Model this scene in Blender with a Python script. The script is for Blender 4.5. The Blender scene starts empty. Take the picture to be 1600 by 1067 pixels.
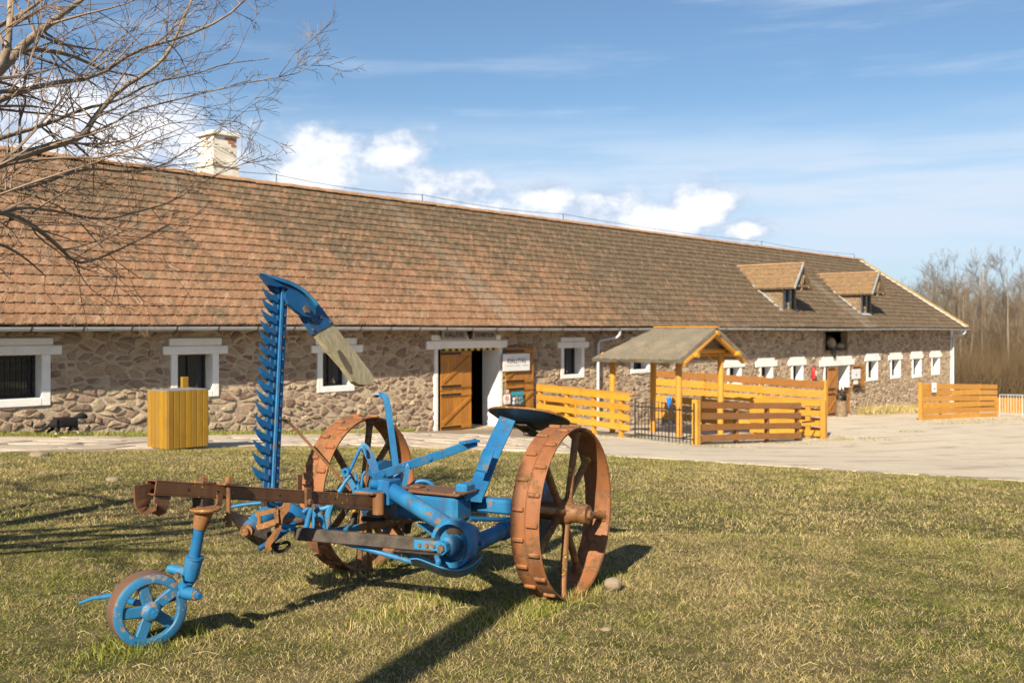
import bpy, math, random
import numpy as np
from mathutils import Vector, Matrix
random.seed(7); RNG = np.random.default_rng(7)
SC = bpy.context.scene
COL = SC.collection

# ------------------------------------------------------------------ camera
F = 1556.0; HX = 800.0; HY = 515.0; CAMZ = 1.34      # focal length in photo pixels, horizon row, eye height
cd = bpy.data.cameras.new('camera'); cam = bpy.data.objects.new('camera', cd); COL.objects.link(cam)
cam.location = (0, 0, CAMZ); cam.rotation_euler = (math.radians(90), 0, 0)
cd.sensor_width = 36; cd.lens = 36 * F / 1600; cd.shift_y = -(533.5 - HY) / 1600
cd.clip_start = 0.05; cd.clip_end = 3000
cd.dof.use_dof = True; cd.dof.focus_distance = 4.8; cd.dof.aperture_fstop = 4.5
SC.camera = cam
SC.render.resolution_x = 1024; SC.render.resolution_y = 682
SC.view_settings.view_transform = 'Standard'; SC.view_settings.look = 'None'
SC.view_settings.exposure = 0.97; SC.view_settings.gamma = 1
SC.cycles.use_denoising = True
SC.cycles.adaptive_threshold = 0.02; SC.cycles.max_bounces = 5; SC.cycles.diffuse_bounces = 2; SC.cycles.glossy_bounces = 3; SC.cycles.transparent_max_bounces = 8

# ------------------------------------------------------------------ sun and sky
SUN_TO = Vector((-0.345, -0.939, 0)).normalized(); SUN_EL = math.radians(32)
sv = Vector((SUN_TO.x * math.cos(SUN_EL), SUN_TO.y * math.cos(SUN_EL), math.sin(SUN_EL)))
sd = bpy.data.lights.new('sun', 'SUN'); sd.energy = 5.0; sd.angle = math.radians(0.53); sd.color = (1.0, 0.895, 0.715)
so = bpy.data.objects.new('sun', sd); COL.objects.link(so); so.rotation_euler = sv.to_track_quat('Z', 'Y').to_euler()
so.location = (-10, -20, 20)

W = bpy.data.worlds.new('World'); SC.world = W; W.use_nodes = True
def world_nodes():
    nt = W.node_tree; N = nt.nodes; L = nt.links; N.clear()
    def nd(t, **k):
        n = N.new(t)
        for a, b in k.items(): setattr(n, a, b)
        return n
    def m(op, a, b=None, c=None, clamp=False):
        n = nd('ShaderNodeMath', operation=op); n.use_clamp = clamp
        for i, x in enumerate((a, b, c)):
            if x is None: continue
            if isinstance(x, (int, float)): n.inputs[i].default_value = x
            else: L.new(x, n.inputs[i])
        return n.outputs[0]
    def sstep(x, lo, hi):
        n = nd('ShaderNodeMapRange', interpolation_type='SMOOTHSTEP'); L.new(x, n.inputs[0])
        n.inputs[1].default_value = lo; n.inputs[2].default_value = hi
        return n.outputs[0]
    def noise(vec, scale, detail, rough=0.5):
        n = nd('ShaderNodeTexNoise'); L.new(vec, n.inputs['Vector']); n.inputs['Scale'].default_value = scale
        n.inputs['Detail'].default_value = detail; n.inputs['Roughness'].default_value = rough
        return n.outputs['Fac']
    def mixc(f, a, b):
        n = nd('ShaderNodeMix', data_type='RGBA'); 
        if isinstance(f, (int, float)): n.inputs[0].default_value = f
        else: L.new(f, n.inputs[0])
        for i, x in ((6, a), (7, b)):
            if isinstance(x, tuple): n.inputs[i].default_value = (*x, 1)
            else: L.new(x, n.inputs[i])
        return n.outputs[2]
    sky = nd('ShaderNodeTexSky', sky_type='NISHITA'); sky.sun_disc = False; sky.sun_elevation = SUN_EL
    sky.sun_rotation = math.atan2(SUN_TO.x, SUN_TO.y); sky.air_density = 1.0; sky.dust_density = 0.6; sky.ozone_density = 2.2
    tc = nd('ShaderNodeTexCoord'); sep = nd('ShaderNodeSeparateXYZ'); L.new(tc.outputs['Generated'], sep.inputs[0])
    x, y, z = sep.outputs
    az = m('ARCTAN2', x, y); el = m('ARCSINE', z)
    # clouds repeat round the horizon, mirrored every 58 degrees and broken by noise in the true direction
    azp = m('SUBTRACT', m('PINGPONG', m('ADD', az, 0.53 + 2.12 * 4), 1.06), 0.53)
    dirn = nd('ShaderNodeVectorMath', operation='MULTIPLY'); L.new(tc.outputs['Generated'], dirn.inputs[0]); dirn.inputs[1].default_value = (1, 1, 1.5)
    n1 = noise(dirn.outputs[0], 11.0, 6, 0.56); n2 = noise(dirn.outputs[0], 34.0, 5, 0.6)
    def px(cx, cy, rx, ry): return (math.atan((cx - HX) / F), (HY - cy) / F * math.cos(math.atan((cx - HX) / F)), rx / F, ry / F)
    blobs = [px(40, 250, 190, 135), px(190, 225, 140, 95), px(310, 265, 130, 85), px(110, 180, 80, 55), px(505, 245, 85, 55), px(605, 242, 78, 46), px(470, 285, 110, 44),
             px(670, 295, 110, 42), px(860, 312, 75, 38), px(945, 316, 85, 36), px(1100, 325, 72, 46), px(1020, 350, 140, 42), px(780, 345, 200, 42), px(1165, 360, 46, 26)]
    D = None
    for (a0, e0, ra, re) in blobs:
        dx = m('DIVIDE', m('SUBTRACT', azp, a0), ra); dy = m('DIVIDE', m('SUBTRACT', el, e0), re)
        q = m('SUBTRACT', 1.0, m('SQRT', m('ADD', m('MULTIPLY', dx, dx), m('MULTIPLY', dy, dy))))
        D = q if D is None else m('SMOOTH_MAX', D, q, 0.12)
    dens = m('ADD', m('ADD', D, m('MULTIPLY', m('SUBTRACT', n1, 0.5), 2.3)), m('MULTIPLY', m('SUBTRACT', n2, 0.5), 0.8))
    alpha = sstep(dens, -0.06, 0.52)
    # broad pale veil low in the sky and thin streaks
    st = nd('ShaderNodeCombineXYZ'); L.new(m('MULTIPLY', az, 3.0), st.inputs[0]); L.new(m('MULTIPLY', el, 26.0), st.inputs[1])
    n3 = noise(st.outputs[0], 1.25, 7, 0.55)
    band = m('MULTIPLY', sstep(el, 0.015, 0.10), m('SUBTRACT', 1.0, sstep(el, 0.13, 0.23)))
    veil = m('MULTIPLY', m('ADD', m('MULTIPLY', sstep(n3, 0.34, 0.62), 0.75), 0.45), band)
    n4 = noise(st.outputs[0], 0.7, 8, 0.6)
    streak = m('MULTIPLY', sstep(n4, 0.48, 0.74), m('MULTIPLY', sstep(el, 0.1, 0.2), 0.6))
    veil = m('MAXIMUM', veil, streak)
    lowhaze = m('MULTIPLY', m('SUBTRACT', 1.0, sstep(el, -0.02, 0.24)), 0.62)
    skyc = nd('ShaderNodeVectorMath', operation='SCALE'); L.new(sky.outputs[0], skyc.inputs[0]); skyc.inputs['Scale'].default_value = SKY_STRENGTH
    tint = nd('ShaderNodeVectorMath', operation='MULTIPLY'); L.new(skyc.outputs[0], tint.inputs[0]); tint.inputs[1].default_value = SKY_TINT
    c = mixc(lowhaze, tint.outputs[0], (0.25, 0.34, 0.46))
    c = mixc(m('MULTIPLY', veil, 0.85), c, (0.36, 0.42, 0.50))
    shade = m('ADD', sstep(dens, 0.1, 1.0), m('MULTIPLY', m('SUBTRACT', n2, 0.5), 1.5), clamp=True)
    cc = mixc(shade, (0.29, 0.345, 0.435), (0.61, 0.615, 0.635))
    c = mixc(m('MULTIPLY', alpha, 0.95), c, cc)
    bg = nd('ShaderNodeBackground'); L.new(c, bg.inputs[0]); bg.inputs[1].default_value = 1.0
    out = nd('ShaderNodeOutputWorld'); L.new(bg.outputs[0], out.inputs[0])
SKY_STRENGTH = 0.057; SKY_TINT = (0.88, 1.0, 1.08)
world_nodes()

# ------------------------------------------------------------------ helpers
def V(*a): return Vector(a)
def P(x, y, Z):                       # a point seen at photo position x, y at a given distance
    return Vector(((x - HX) / F * Z, Z, CAMZ - (y - HY) / F * Z))
def tag(o, label=None, cat=None, group=None, kind=None):
    if label: o['label'] = label
    if cat: o['category'] = cat
    if group: o['group'] = group
    if kind: o['kind'] = kind
    return o
def empty(name, loc, label=None, cat=None, group=None):
    o = bpy.data.objects.new(name, None); COL.objects.link(o); o.location = loc; o.empty_display_size = 0.2
    return tag(o, label, cat, group)
def origin_of(parent):
    v = Vector((0, 0, 0))
    while parent is not None: v += parent.location; parent = parent.parent
    return v
def frame_from(t, ref):
    t = t.normalized(); x = ref - t * ref.dot(t)
    if x.length < 1e-5: x = t.orthogonal()
    x.normalize(); return x, t.cross(x)
class MB:
    def __init__(s): s.v = []; s.f = []
    def add(s, vs, fs):
        o = len(s.v); s.v.extend(tuple(v) for v in vs); s.f.extend(tuple(i + o for i in f) for f in fs); return s
    def hexa(s, p):                   # 8 points: bottom ring 0-3, top ring 4-7
        return s.add(p, [(3, 2, 1, 0), (4, 5, 6, 7), (0, 1, 5, 4), (1, 2, 6, 5), (2, 3, 7, 6), (3, 0, 4, 7)])
    def obox(s, c, ex, ey, ez, bev=0.0):   # half-axis vectors; bev = chamfer width
        c, ex, ey, ez = Vector(c), Vector(ex), Vector(ey), Vector(ez)
        if ex.cross(ey).dot(ez) < 0: ex = -ex
        if bev <= 0:
            q = [(-1, -1), (1, -1), (1, 1), (-1, 1)]
            return s.hexa([c + ex * a + ey * b - ez for a, b in q] + [c + ex * a + ey * b + ez for a, b in q])
        E = [ex, ey, ez]; Ls = [e.length for e in E]; bev = min(bev, *(l * 0.7 for l in Ls)); vs = []; idx = {}
        for sx in (-1, 1):
            for sy in (-1, 1):
                for sz in (-1, 1):
                    sg = (sx, sy, sz)
                    for k in range(3):
                        p = c.copy()
                        for j in range(3): p += E[j] * sg[j] * (1.0 if j == k else 1 - bev / Ls[j])
                        idx[(sg, k)] = len(vs); vs.append(p)
        fs = []
        def orient(f):
            a, b, cc = vs[f[0]], vs[f[1]], vs[f[2]]
            n = (b - a).cross(cc - a); m_ = sum((vs[i] for i in f), Vector()) / len(f) - c
            return f if n.dot(m_) > 0 else f[::-1]
        for k in range(3):
            i, j = (k + 1) % 3, (k + 2) % 3
            for sg in (-1, 1):
                f = []
                for a, b in ((-1, -1), (1, -1), (1, 1), (-1, 1)):
                    q = [0, 0, 0]; q[k] = sg; q[i] = a; q[j] = b; f.append(idx[(tuple(q), k)])
                fs.append(orient(f))
            for a in (-1, 1):
                for b in (-1, 1):
                    q0 = [0, 0, 0]; q0[i] = a; q0[j] = b; q1 = q0[:]; q0[k] = -1; q1[k] = 1
                    fs.append(orient([idx[(tuple(q0), i)], idx[(tuple(q1), i)], idx[(tuple(q1), j)], idx[(tuple(q0), j)]]))
        for sx in (-1, 1):
            for sy in (-1, 1):
                for sz in (-1, 1): fs.append(orient([idx[((sx, sy, sz), k)] for k in range(3)]))
        return s.add(vs, fs)
    def beam(s, a, b, w, h, ref=(0, 0, 1), bev=0.0):    # bar from a to b; h measured along ref, w across
        a, b = Vector(a), Vector(b); y, x = frame_from(b - a, Vector(ref))
        return s.obox((a + b) / 2, (b - a) / 2, x * (w / 2), y * (h / 2), bev)
    def sweep(s, path, prof, ref=(0, 0, 1), scales=None, closed=False, cap=True):
        path = [Vector(p) for p in path]; n = len(path); m = len(prof); ref = Vector(ref); rings = []; px = None
        for i, p in enumerate(path):
            if closed: t = path[(i + 1) % n] - path[i - 1]
            else: t = path[min(i + 1, n - 1)] - path[max(i - 1, 0)]
            t.normalize()
            if ref.length < 1e-6:
                if px is None: px = t.orthogonal()
                x = px - t * px.dot(t); x.normalize(); yv = t.cross(x); px = x
            else: x, yv = frame_from(t, ref)
            k = 1.0 if scales is None else scales[i]
            rings.append([p + x * (a * k) + yv * (b * k) for a, b in prof])
        vs = [v for r in rings for v in r]; fs = []
        for i in range(n if closed else n - 1):
            i2 = (i + 1) % n
            for j in range(m):
                j2 = (j + 1) % m; fs.append((i * m + j, i * m + j2, i2 * m + j2, i2 * m + j))
        if cap and not closed: fs.append(tuple(range(m))[::-1]); fs.append(tuple((n - 1) * m + j for j in range(m)))
        return s.add(vs, fs)
    def tube(s, path, r, n=8, closed=False, cap=True):
        sc = r if isinstance(r, (list, tuple)) else [r] * len(path)
        prof = [(math.cos(2 * math.pi * i / n), math.sin(2 * math.pi * i / n)) for i in range(n)]
        return s.sweep(path, prof, ref=(0, 0, 0), scales=sc, closed=closed, cap=cap)
    def cyl(s, a, b, r, n=12, r2=None):
        return s.tube([a, b], [r, r if r2 is None else r2], n)
    def lathe(s, o, axis, prof, n=24):   # prof: (radius, height along axis), closed loop or ends at radius 0
        o = Vector(o); axis = Vector(axis).normalized(); x = axis.orthogonal().normalized(); y = axis.cross(x); vs = []
        for r, h in prof:
            for i in range(n):
                a = 2 * math.pi * i / n; vs.append(o + axis * h + (x * math.cos(a) + y * math.sin(a)) * r)
        fs = []
        for k in range(len(prof) - 1):
            for i in range(n): fs.append((k * n + i, k * n + (i + 1) % n, (k + 1) * n + (i + 1) % n, (k + 1) * n + i))
        return s.add(vs, fs)
    def prism(s, poly, d):
        poly = [Vector(p) for p in poly]; d = Vector(d); n = len(poly)
        nrm = Vector()
        for i in range(n): nrm += poly[i].cross(poly[(i + 1) % n])
        if nrm.dot(d) < 0: poly = poly[::-1]
        return s.add(poly + [p + d for p in poly], [tuple(range(n))[::-1], tuple(range(n, 2 * n))] + [(i, (i + 1) % n, n + (i + 1) % n, n + i) for i in range(n)])
    def build(s, name, mat, parent=None, smooth=None, kind=None):
        me = bpy.data.meshes.new(name); o0 = origin_of(parent)
        me.from_pydata([(x - o0.x, y - o0.y, z - o0.z) for x, y, z in s.v], [], s.f); me.materials.append(mat)
        if smooth is not None:
            me.shade_smooth(); me.set_sharp_from_angle(angle=math.radians(smooth))
        o = bpy.data.objects.new(name, me); COL.objects.link(o); o.parent = parent
        if kind: o['kind'] = kind
        return o
def np_mesh(name, verts, faces_flat, loop_counts, mat, parent=None, attr=None, attr2=None):
    """fast mesh from numpy; attr = per-vertex float attribute 'rnd'"""
    me = bpy.data.meshes.new(name); o0 = origin_of(parent)
    verts = np.asarray(verts, dtype=np.float32) - np.array(o0[:], dtype=np.float32)
    me.vertices.add(len(verts)); me.vertices.foreach_set('co', verts.ravel())
    me.loops.add(len(faces_flat)); me.loops.foreach_set('vertex_index', np.asarray(faces_flat, dtype=np.int32))
    lc = np.asarray(loop_counts, dtype=np.int32); me.polygons.add(len(lc))
    me.polygons.foreach_set('loop_start', np.concatenate([[0], np.cumsum(lc)[:-1]]).astype(np.int32))
    me.update(calc_edges=True); me.shade_flat()
    for nm, a in (('rnd', attr), ('rnd2', attr2)):
        if a is not None:
            at = me.attributes.new(nm, 'FLOAT', 'POINT'); at.data.foreach_set('value', np.asarray(a, dtype=np.float32))
    me.materials.append(mat)
    o = bpy.data.objects.new(name, me); COL.objects.link(o); o.parent = parent
    return o

# ------------------------------------------------------------------ materials
class Mat:
    def __init__(s, name):
        s.m = bpy.data.materials.new(name); s.m.use_nodes = True; s.nt = s.m.node_tree; s.N = s.nt.nodes; s.L = s.nt.links
        s.b = s.N['Principled BSDF']; s.geo = s.N.new('ShaderNodeNewGeometry'); s.pos = s.geo.outputs['Position']
    def link(s, a, b): s.L.new(a, b)
    def put(s, sock, v):
        if isinstance(v, (int, float)): sock.default_value = v
        elif isinstance(v, tuple): sock.default_value = (*v, 1) if len(v) == 3 and sock.type == 'RGBA' else v
        else: s.L.new(v, sock)
    def math(s, op, a, b=0.0, c=None, clamp=False):
        n = s.N.new('ShaderNodeMath'); n.operation = op; n.use_clamp = clamp
        s.put(n.inputs[0], a); s.put(n.inputs[1], b)
        if c is not None: s.put(n.inputs[2], c)
        return n.outputs[0]
    def scale(s, vec, k):
        n = s.N.new('ShaderNodeVectorMath'); n.operation = 'MULTIPLY'; s.L.new(vec, n.inputs[0]); n.inputs[1].default_value = k; return n.outputs[0]
    def noise(s, scale, detail=4, rough=0.5, vec=None, out='Fac', dist=0.0):
        n = s.N.new('ShaderNodeTexNoise'); s.L.new(vec or s.pos, n.inputs['Vector']); n.inputs['Scale'].default_value = scale
        n.inputs['Detail'].default_value = detail; n.inputs['Roughness'].default_value = rough; n.inputs['Distortion'].default_value = dist
        return n.outputs[out]
    def vor(s, scale, vec=None, out='Distance', feature='F1'):
        n = s.N.new('ShaderNodeTexVoronoi'); n.feature = feature; s.L.new(vec or s.pos, n.inputs['Vector']); n.inputs['Scale'].default_value = scale
        return n.outputs[out]
    def ramp(s, fac, stops):
        n = s.N.new('ShaderNodeValToRGB'); s.put(n.inputs[0], fac); e = n.color_ramp.elements
        while len(e) > 1: e.remove(e[-1])
        e[0].position = stops[0][0]; e[0].color = (*stops[0][1], 1)
        for p, c in stops[1:]: q = e.new(p); q.color = (*c, 1)
        return n.outputs[0]
    def sstep(s, x, lo, hi):
        n = s.N.new('ShaderNodeMapRange'); n.interpolation_type = 'SMOOTHSTEP'; s.put(n.inputs[0], x); n.inputs[1].default_value = lo; n.inputs[2].default_value = hi
        return n.outputs[0]
    def mix(s, f, a, b, mode='MIX'):
        n = s.N.new('ShaderNodeMix'); n.data_type = 'RGBA'; n.blend_type = mode; s.put(n.inputs[0], f); s.put(n.inputs[6], a); s.put(n.inputs[7], b); return n.outputs[2]
    def attr(s, name):
        n = s.N.new('ShaderNodeAttribute'); n.attribute_name = name; return n.outputs['Fac']
    def objrand(s): return s.N.new('ShaderNodeObjectInfo').outputs['Random']
    def bump(s, h, strength, dist=0.01):
        n = s.N.new('ShaderNodeBump'); s.L.new(h, n.inputs['Height']); n.inputs['Strength'].default_value = strength; n.inputs['Distance'].default_value = dist
        s.L.new(n.outputs[0], s.b.inputs['Normal'])
    def fin(s, col, rough=0.6, metal=0.0, spec=0.4):
        s.put(s.b.inputs['Base Color'], col); s.put(s.b.inputs['Roughness'], rough); s.put(s.b.inputs['Metallic'], metal); s.b.inputs['Specular IOR Level'].default_value = spec
        return s.m
def simple(name, a, b, scale=8, rough=0.7, metal=0.0, bump=0.0, bscale=60, spec=0.4, detail=6):
    m = Mat(name); n = m.noise(scale, detail, 0.6); c = m.mix(m.sstep(n, 0.3, 0.7), a, b)
    if bump: m.bump(m.noise(bscale, 5, 0.6), bump, 0.01)
    return m.fin(c, rough, metal, spec)
def paint(name, base, base2, under, wear=0.6, scale=22, rough=0.48, lichen=False):
    m = Mat(name); n = m.noise(scale, 9, 0.68); n2 = m.noise(3.5, 4, 0.5); n3 = m.noise(90, 4, 0.6)
    mask = m.sstep(m.math('ADD', m.math('MULTIPLY', n, 0.75), m.math('MULTIPLY', n2, 0.25)), wear, wear + 0.035)
    c = m.mix(m.sstep(n2, 0.3, 0.7), base, base2); c = m.mix(m.math('MULTIPLY', m.sstep(n3, 0.45, 0.75), 0.25), c, tuple(x * 0.55 for x in base))
    # grime and rust run: streaks stretched down the metal
    ns = m.noise(14, 6, 0.6, vec=m.scale(m.pos, (1, 1, 0.22))); c = m.mix(m.math('MULTIPLY', m.sstep(ns, 0.48, 0.68), 0.72), c, tuple(x * 0.5 + y * 0.3 for x, y in zip(base, under)))
    c = m.mix(mask, c, m.ramp(m.noise(60, 5, 0.6), [(0.3, under), (0.7, tuple(min(1, x * 1.9) for x in under))]))
    c = m.mix(m.math('MULTIPLY', m.sstep(m.noise(7, 6, 0.7), 0.48, 0.78), 0.16), c, tuple(x * 0.55 + y for x, y in zip(base, (0.075, 0.062, 0.045))))
    if lichen: c = m.mix(m.sstep(m.math('ADD', m.math('MULTIPLY', m.noise(55, 3, 0.5), 0.6), m.math('MULTIPLY', m.noise(5, 3, 0.5), 0.4)), 0.635, 0.655), c, (0.50, 0.33, 0.02))
    m.bump(m.math('ADD', m.math('MULTIPLY', mask, -0.6), m.math('MULTIPLY', n3, 0.35)), 0.45, 0.004)
    return m.fin(c, m.math('ADD', m.math('MULTIPLY', mask, 0.4), rough), 0.0, 0.45)
M = {}
M['blue'] = paint('blue_paint', (0.008, 0.10, 0.25), (0.022, 0.175, 0.34), (0.10, 0.07, 0.045), 0.565)
M['shaded_blue'] = paint('shaded_blue_paint', (0.003, 0.055, 0.15), (0.005, 0.078, 0.20), (0.08, 0.075, 0.07), 0.63)  # the mower's blue with shade in the colour, for faces turned from the sun
M['rust'] = paint('red_brown_primer', (0.185, 0.078, 0.024), (0.26, 0.115, 0.036), (0.085, 0.042, 0.02), 0.53, 16, 0.6, True)
M['tread'] = paint('tread_primer', (0.225, 0.082, 0.028), (0.285, 0.112, 0.040), (0.11, 0.052, 0.022), 0.515, 12, 0.62)
M['beam_rust'] = paint('rusted_steel', (0.12, 0.052, 0.022), (0.17, 0.074, 0.03), (0.07, 0.034, 0.018), 0.56, 20, 0.6, True)
M['dark_iron'] = simple('dark_iron', (0.02, 0.018, 0.016), (0.06, 0.04, 0.028), 20, 0.6, 0.3, 0.3)
M['bolt'] = simple('bolt_steel', (0.10, 0.075, 0.06), (0.22, 0.16, 0.12), 40, 0.5, 0.5, 0.2)
M['seat_under'] = simple('seat_under', (0.008, 0.012, 0.02), (0.012, 0.035, 0.06), 9, 0.45, 0.0, 0.2)
# ------------------------------------------------------------------ barn frame of reference
VPX = 2190.0; TA = (VPX - HX) / F; ANG = math.atan(TA); SA, CA = math.sin(ANG), math.cos(ANG)
KW = 24.8; DW = KW * CA                          # distance from the eye to the wall plane
UD = Vector((SA, CA, 0)); VD = Vector((-CA, SA, 0))     # along the wall (away), and through the wall (inwards)
def B(s, w, z): return Vector((s * SA - w * CA, s * CA + w * SA, z))
def wall_at(x, y, dw=0.0):                       # photo position -> (s, z) on the plane dw in front of the wall
    k = (DW - dw) / CA; Z = F * k / (VPX - x)
    return (Z - (DW - dw) * SA) / CA, CAMZ - (y - HY) / F * Z
def ws(x): return wall_at(x, HY)[0]
# ------------------------------------------------------------------ terrain
ctrl = []
BASE_PX = [(-400, 681), (0, 679), (360, 677), (690, 673.5), (900, 668), (1100, 661), (1310, 650), (1490, 643)]
for x, y in BASE_PX:
    s, z = wall_at(x, y); p = B(s, DW, z); ctrl.append(tuple(p))
    p2 = B(s, DW + 9, z); ctrl.append(tuple(p2))
ctrl += [(-.3, 5.3, 0), (.24, 4.9, 0), (.3, 5.6, -.015), (-.86, 5.6, 0), (-1.5, 4.1, .055), (0, 0, .14), (-6, 2, .2), (6, 5, -.1), (-4, 0, .2), (4, 2, 0)]
for x, y, Z in [(277, 703, 15.0), (100, 705, 14.4), (1090, 697, 23), (985, 684, 24.4), (1253, 690, 27), (1289, 685, 28.1), (1440, 657, 39.5), (1600, 752, 12.6), (1600, 662, 36), (1558, 651, 45), (960, 712, 15.6)]:
    ctrl.append(tuple(P(x, y, Z)))
ctrl += [(0, 150, -5), (60, 100, -5), (130, 60, -5), (-100, 80, -2), (-60, 0, .8), (70, 0, -1.5), (0, -70, 1), (45, 60, -4.0), (200, 200, -6), (-200, 200, -4), (200, -100, -1), (-200, -100, 2)]
CT = np.array(ctrl)
def _tps():
    n = len(CT); d = np.linalg.norm(CT[:, None, :2] - CT[None, :, :2], axis=2)
    K = np.where(d > 0, d * d * np.log(np.maximum(d, 1e-9)), 0) + np.eye(n) * 3.0
    Pm = np.hstack([np.ones((n, 1)), CT[:, :2]]); A = np.zeros((n + 3, n + 3)); A[:n, :n] = K; A[:n, n:] = Pm; A[n:, :n] = Pm.T
    return np.linalg.solve(A, np.concatenate([CT[:, 2], [0, 0, 0]]))
TW = _tps()
def ghv(X, Y):
    X = np.asarray(X, float); Y = np.asarray(Y, float); r = np.zeros(X.shape)
    for i in range(len(CT)):
        d2 = (X - CT[i, 0]) ** 2 + (Y - CT[i, 1]) ** 2; r += TW[i] * 0.5 * d2 * np.log(np.maximum(d2, 1e-12))
    n = len(CT); return r + TW[n] + TW[n + 1] * X + TW[n + 2] * Y
def gh(X, Y): return float(ghv(np.array([X]), np.array([Y]))[0])
def G(x, y):                                     # photo position -> point on the terrain
    lo = None; Zs = np.linspace(2.2, 90, 900); hz = CAMZ - (y - HY) / F * Zs - ghv((x - HX) / F * Zs, Zs)
    i = int(np.argmax(hz < 0)); Z0, Z1 = Zs[max(i - 1, 0)], Zs[i]; h0, h1 = hz[max(i - 1, 0)], hz[i]
    Z = Z0 + (Z1 - Z0) * h0 / (h0 - h1) if h0 != h1 else Z0
    q = P(x, y, Z); return Vector((q.x, q.y, gh(q.x, q.y)))

# lawn soil: brown-green earth under the grass
m = Mat('lawn_soil'); n1 = m.noise(0.7, 6, 0.6); n2 = m.noise(9, 6, 0.65); n3 = m.noise(70, 4, 0.6)
c = m.mix(m.sstep(n1, 0.40, 0.62), (0.12, 0.09, 0.042), (0.05, 0.056, 0.015)); c = m.mix(m.sstep(n2, 0.42, 0.66), c, (0.17, 0.13, 0.065)); c = m.mix(m.math('MULTIPLY', m.sstep(n3, 0.4, 0.7), 0.6), c, (0.07, 0.062, 0.025))
m.bump(m.math('ADD', m.math('MULTIPLY', n2, 0.5), n3), 0.8, 0.02); M['soil'] = m.fin(c, 0.95, 0, 0.1)
def terrain():
    ax = np.concatenate([-np.geomspace(420, 14, 26), np.linspace(-13.5, 14, 56), np.geomspace(14.5, 420, 26)])
    ay = np.concatenate([-np.geomspace(160, 6, 10), np.linspace(-5, 34, 79), np.geomspace(34.6, 560, 30)])
    X, Y = np.meshgrid(ax, ay); Z = ghv(X, Y); Z = np.where((np.abs(X) > 120) | (Y > 160) | (Y < -60), np.clip(Z, -9, 4), Z)
    nx, ny = len(ax), len(ay); vs = np.stack([X.ravel(), Y.ravel(), Z.ravel()], 1)
    i = np.arange(nx * ny).reshape(ny, nx); q = np.stack([i[:-1, :-1], i[:-1, 1:], i[1:, 1:], i[1:, :-1]], -1).reshape(-1, 4)
    o = np_mesh('ground', vs, q.ravel(), np.full(len(q), 4), M['soil']); tag(o, 'brown-green earth of the lawn in front of the barn', 'ground', kind='structure')
    o.data.shade_smooth(); return o
terrain()

# ------------------------------------------------------------------ yard, path, paving
m = Mat('yard_concrete'); n1 = m.noise(0.9, 7, 0.6); n2 = m.noise(14, 6, 0.65); n3 = m.noise(0.25, 4, 0.5); n4 = m.noise(160, 3, 0.6)
c = m.mix(m.sstep(n1, 0.3, 0.7), (0.54, 0.455, 0.35), (0.62, 0.53, 0.41)); c = m.mix(m.math('MULTIPLY', m.sstep(n2, 0.45, 0.72), 0.5), c, (0.45, 0.375, 0.285)); c = m.mix(m.math('MULTIPLY', m.sstep(n3, 0.5, 0.68), 0.5), c, (0.50, 0.415, 0.315))
crk = m.vor(0.55, vec=None, feature='DISTANCE_TO_EDGE'); wob = m.math('ADD', crk, m.math('MULTIPLY', m.math('SUBTRACT', m.noise(3, 6, 0.6), 0.5), 0.16)); ck = m.math('MULTIPLY', m.sstep(m.math('ABSOLUTE', wob), 0.012, 0.0), m.sstep(m.noise(0.5, 3), 0.5, 0.6))
c = m.mix(m.math('MULTIPLY', ck, 0.8), c, (0.14, 0.12, 0.08)); c = m.mix(m.math('MULTIPLY', m.sstep(n4, 0.5, 0.75), 0.35), c, (0.56, 0.50, 0.42))
sp = m.N.new('ShaderNodeSeparateXYZ'); m.L.new(m.pos, sp.inputs[0]); tw = m.math('ADD', m.math('ADD', m.math('MULTIPLY', sp.outputs[0], 0.55), m.math('MULTIPLY', sp.outputs[1], -0.83)), m.math('MULTIPLY', m.noise(0.12, 2), 3.0)); tr_ = m.math('MULTIPLY', m.sstep(m.math('ABSOLUTE', m.math('SUBTRACT', m.math('PINGPONG', tw, 1.7), 0.8)), 0.26, 0.10), m.sstep(m.noise(0.8, 5, 0.6), 0.42, 0.62)); c = m.mix(m.math('MULTIPLY', tr_, 0.7), c, (0.34, 0.28, 0.21)); c = m.mix(m.math('MULTIPLY', m.sstep(m.noise(2.2, 6, 0.7), 0.56, 0.70), 0.35), c, (0.38, 0.31, 0.23))
m.bump(m.math('ADD', n2, n4), 0.6, 0.02); M['concrete'] = m.fin(c, 0.92, 0, 0.2)
m = Mat('paving_stone'); r = m.math('FRACT', m.math('ADD', m.objrand(), m.attr('rnd'))); n1 = m.noise(6, 6, 0.65)
c = m.ramp(r, [(0.0, (0.40, 0.325, 0.25)), (0.35, (0.48, 0.40, 0.31)), (0.65, (0.54, 0.455, 0.355)), (0.85, (0.43, 0.325, 0.26)), (1.0, (0.57, 0.485, 0.38))])
c = m.mix(m.math('MULTIPLY', m.sstep(n1, 0.45, 0.7), 0.55), c, (0.27, 0.22, 0.17)); m.bump(m.noise(30, 6, 0.65), 0.5, 0.015); M['paver'] = m.fin(c, 0.9, 0, 0.2)
FRONT = [(-160, 709), (0, 707), (120, 705.5), (230, 703.5), (330, 700), (430, 697), (520, 697.5), (620, 699.5), (720, 702), (840, 707), (960, 712.5), (1100, 721), (1230, 730), (1360, 738), (1480, 745), (1600, 752.5), (1800, 766), (2050, 784)]
fpts = [G(x, y) for x, y in FRONT]
def lerp_poly(pts, t):
    d = [0]
    for a, b in zip(pts, pts[1:]): d.append(d[-1] + (b - a).length)
    t *= d[-1]
    for i in range(len(pts) - 1):
        if t <= d[i + 1] or i == len(pts) - 2: return pts[i].lerp(pts[i + 1], (t - d[i]) / max(d[i + 1] - d[i], 1e-9))
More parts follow.
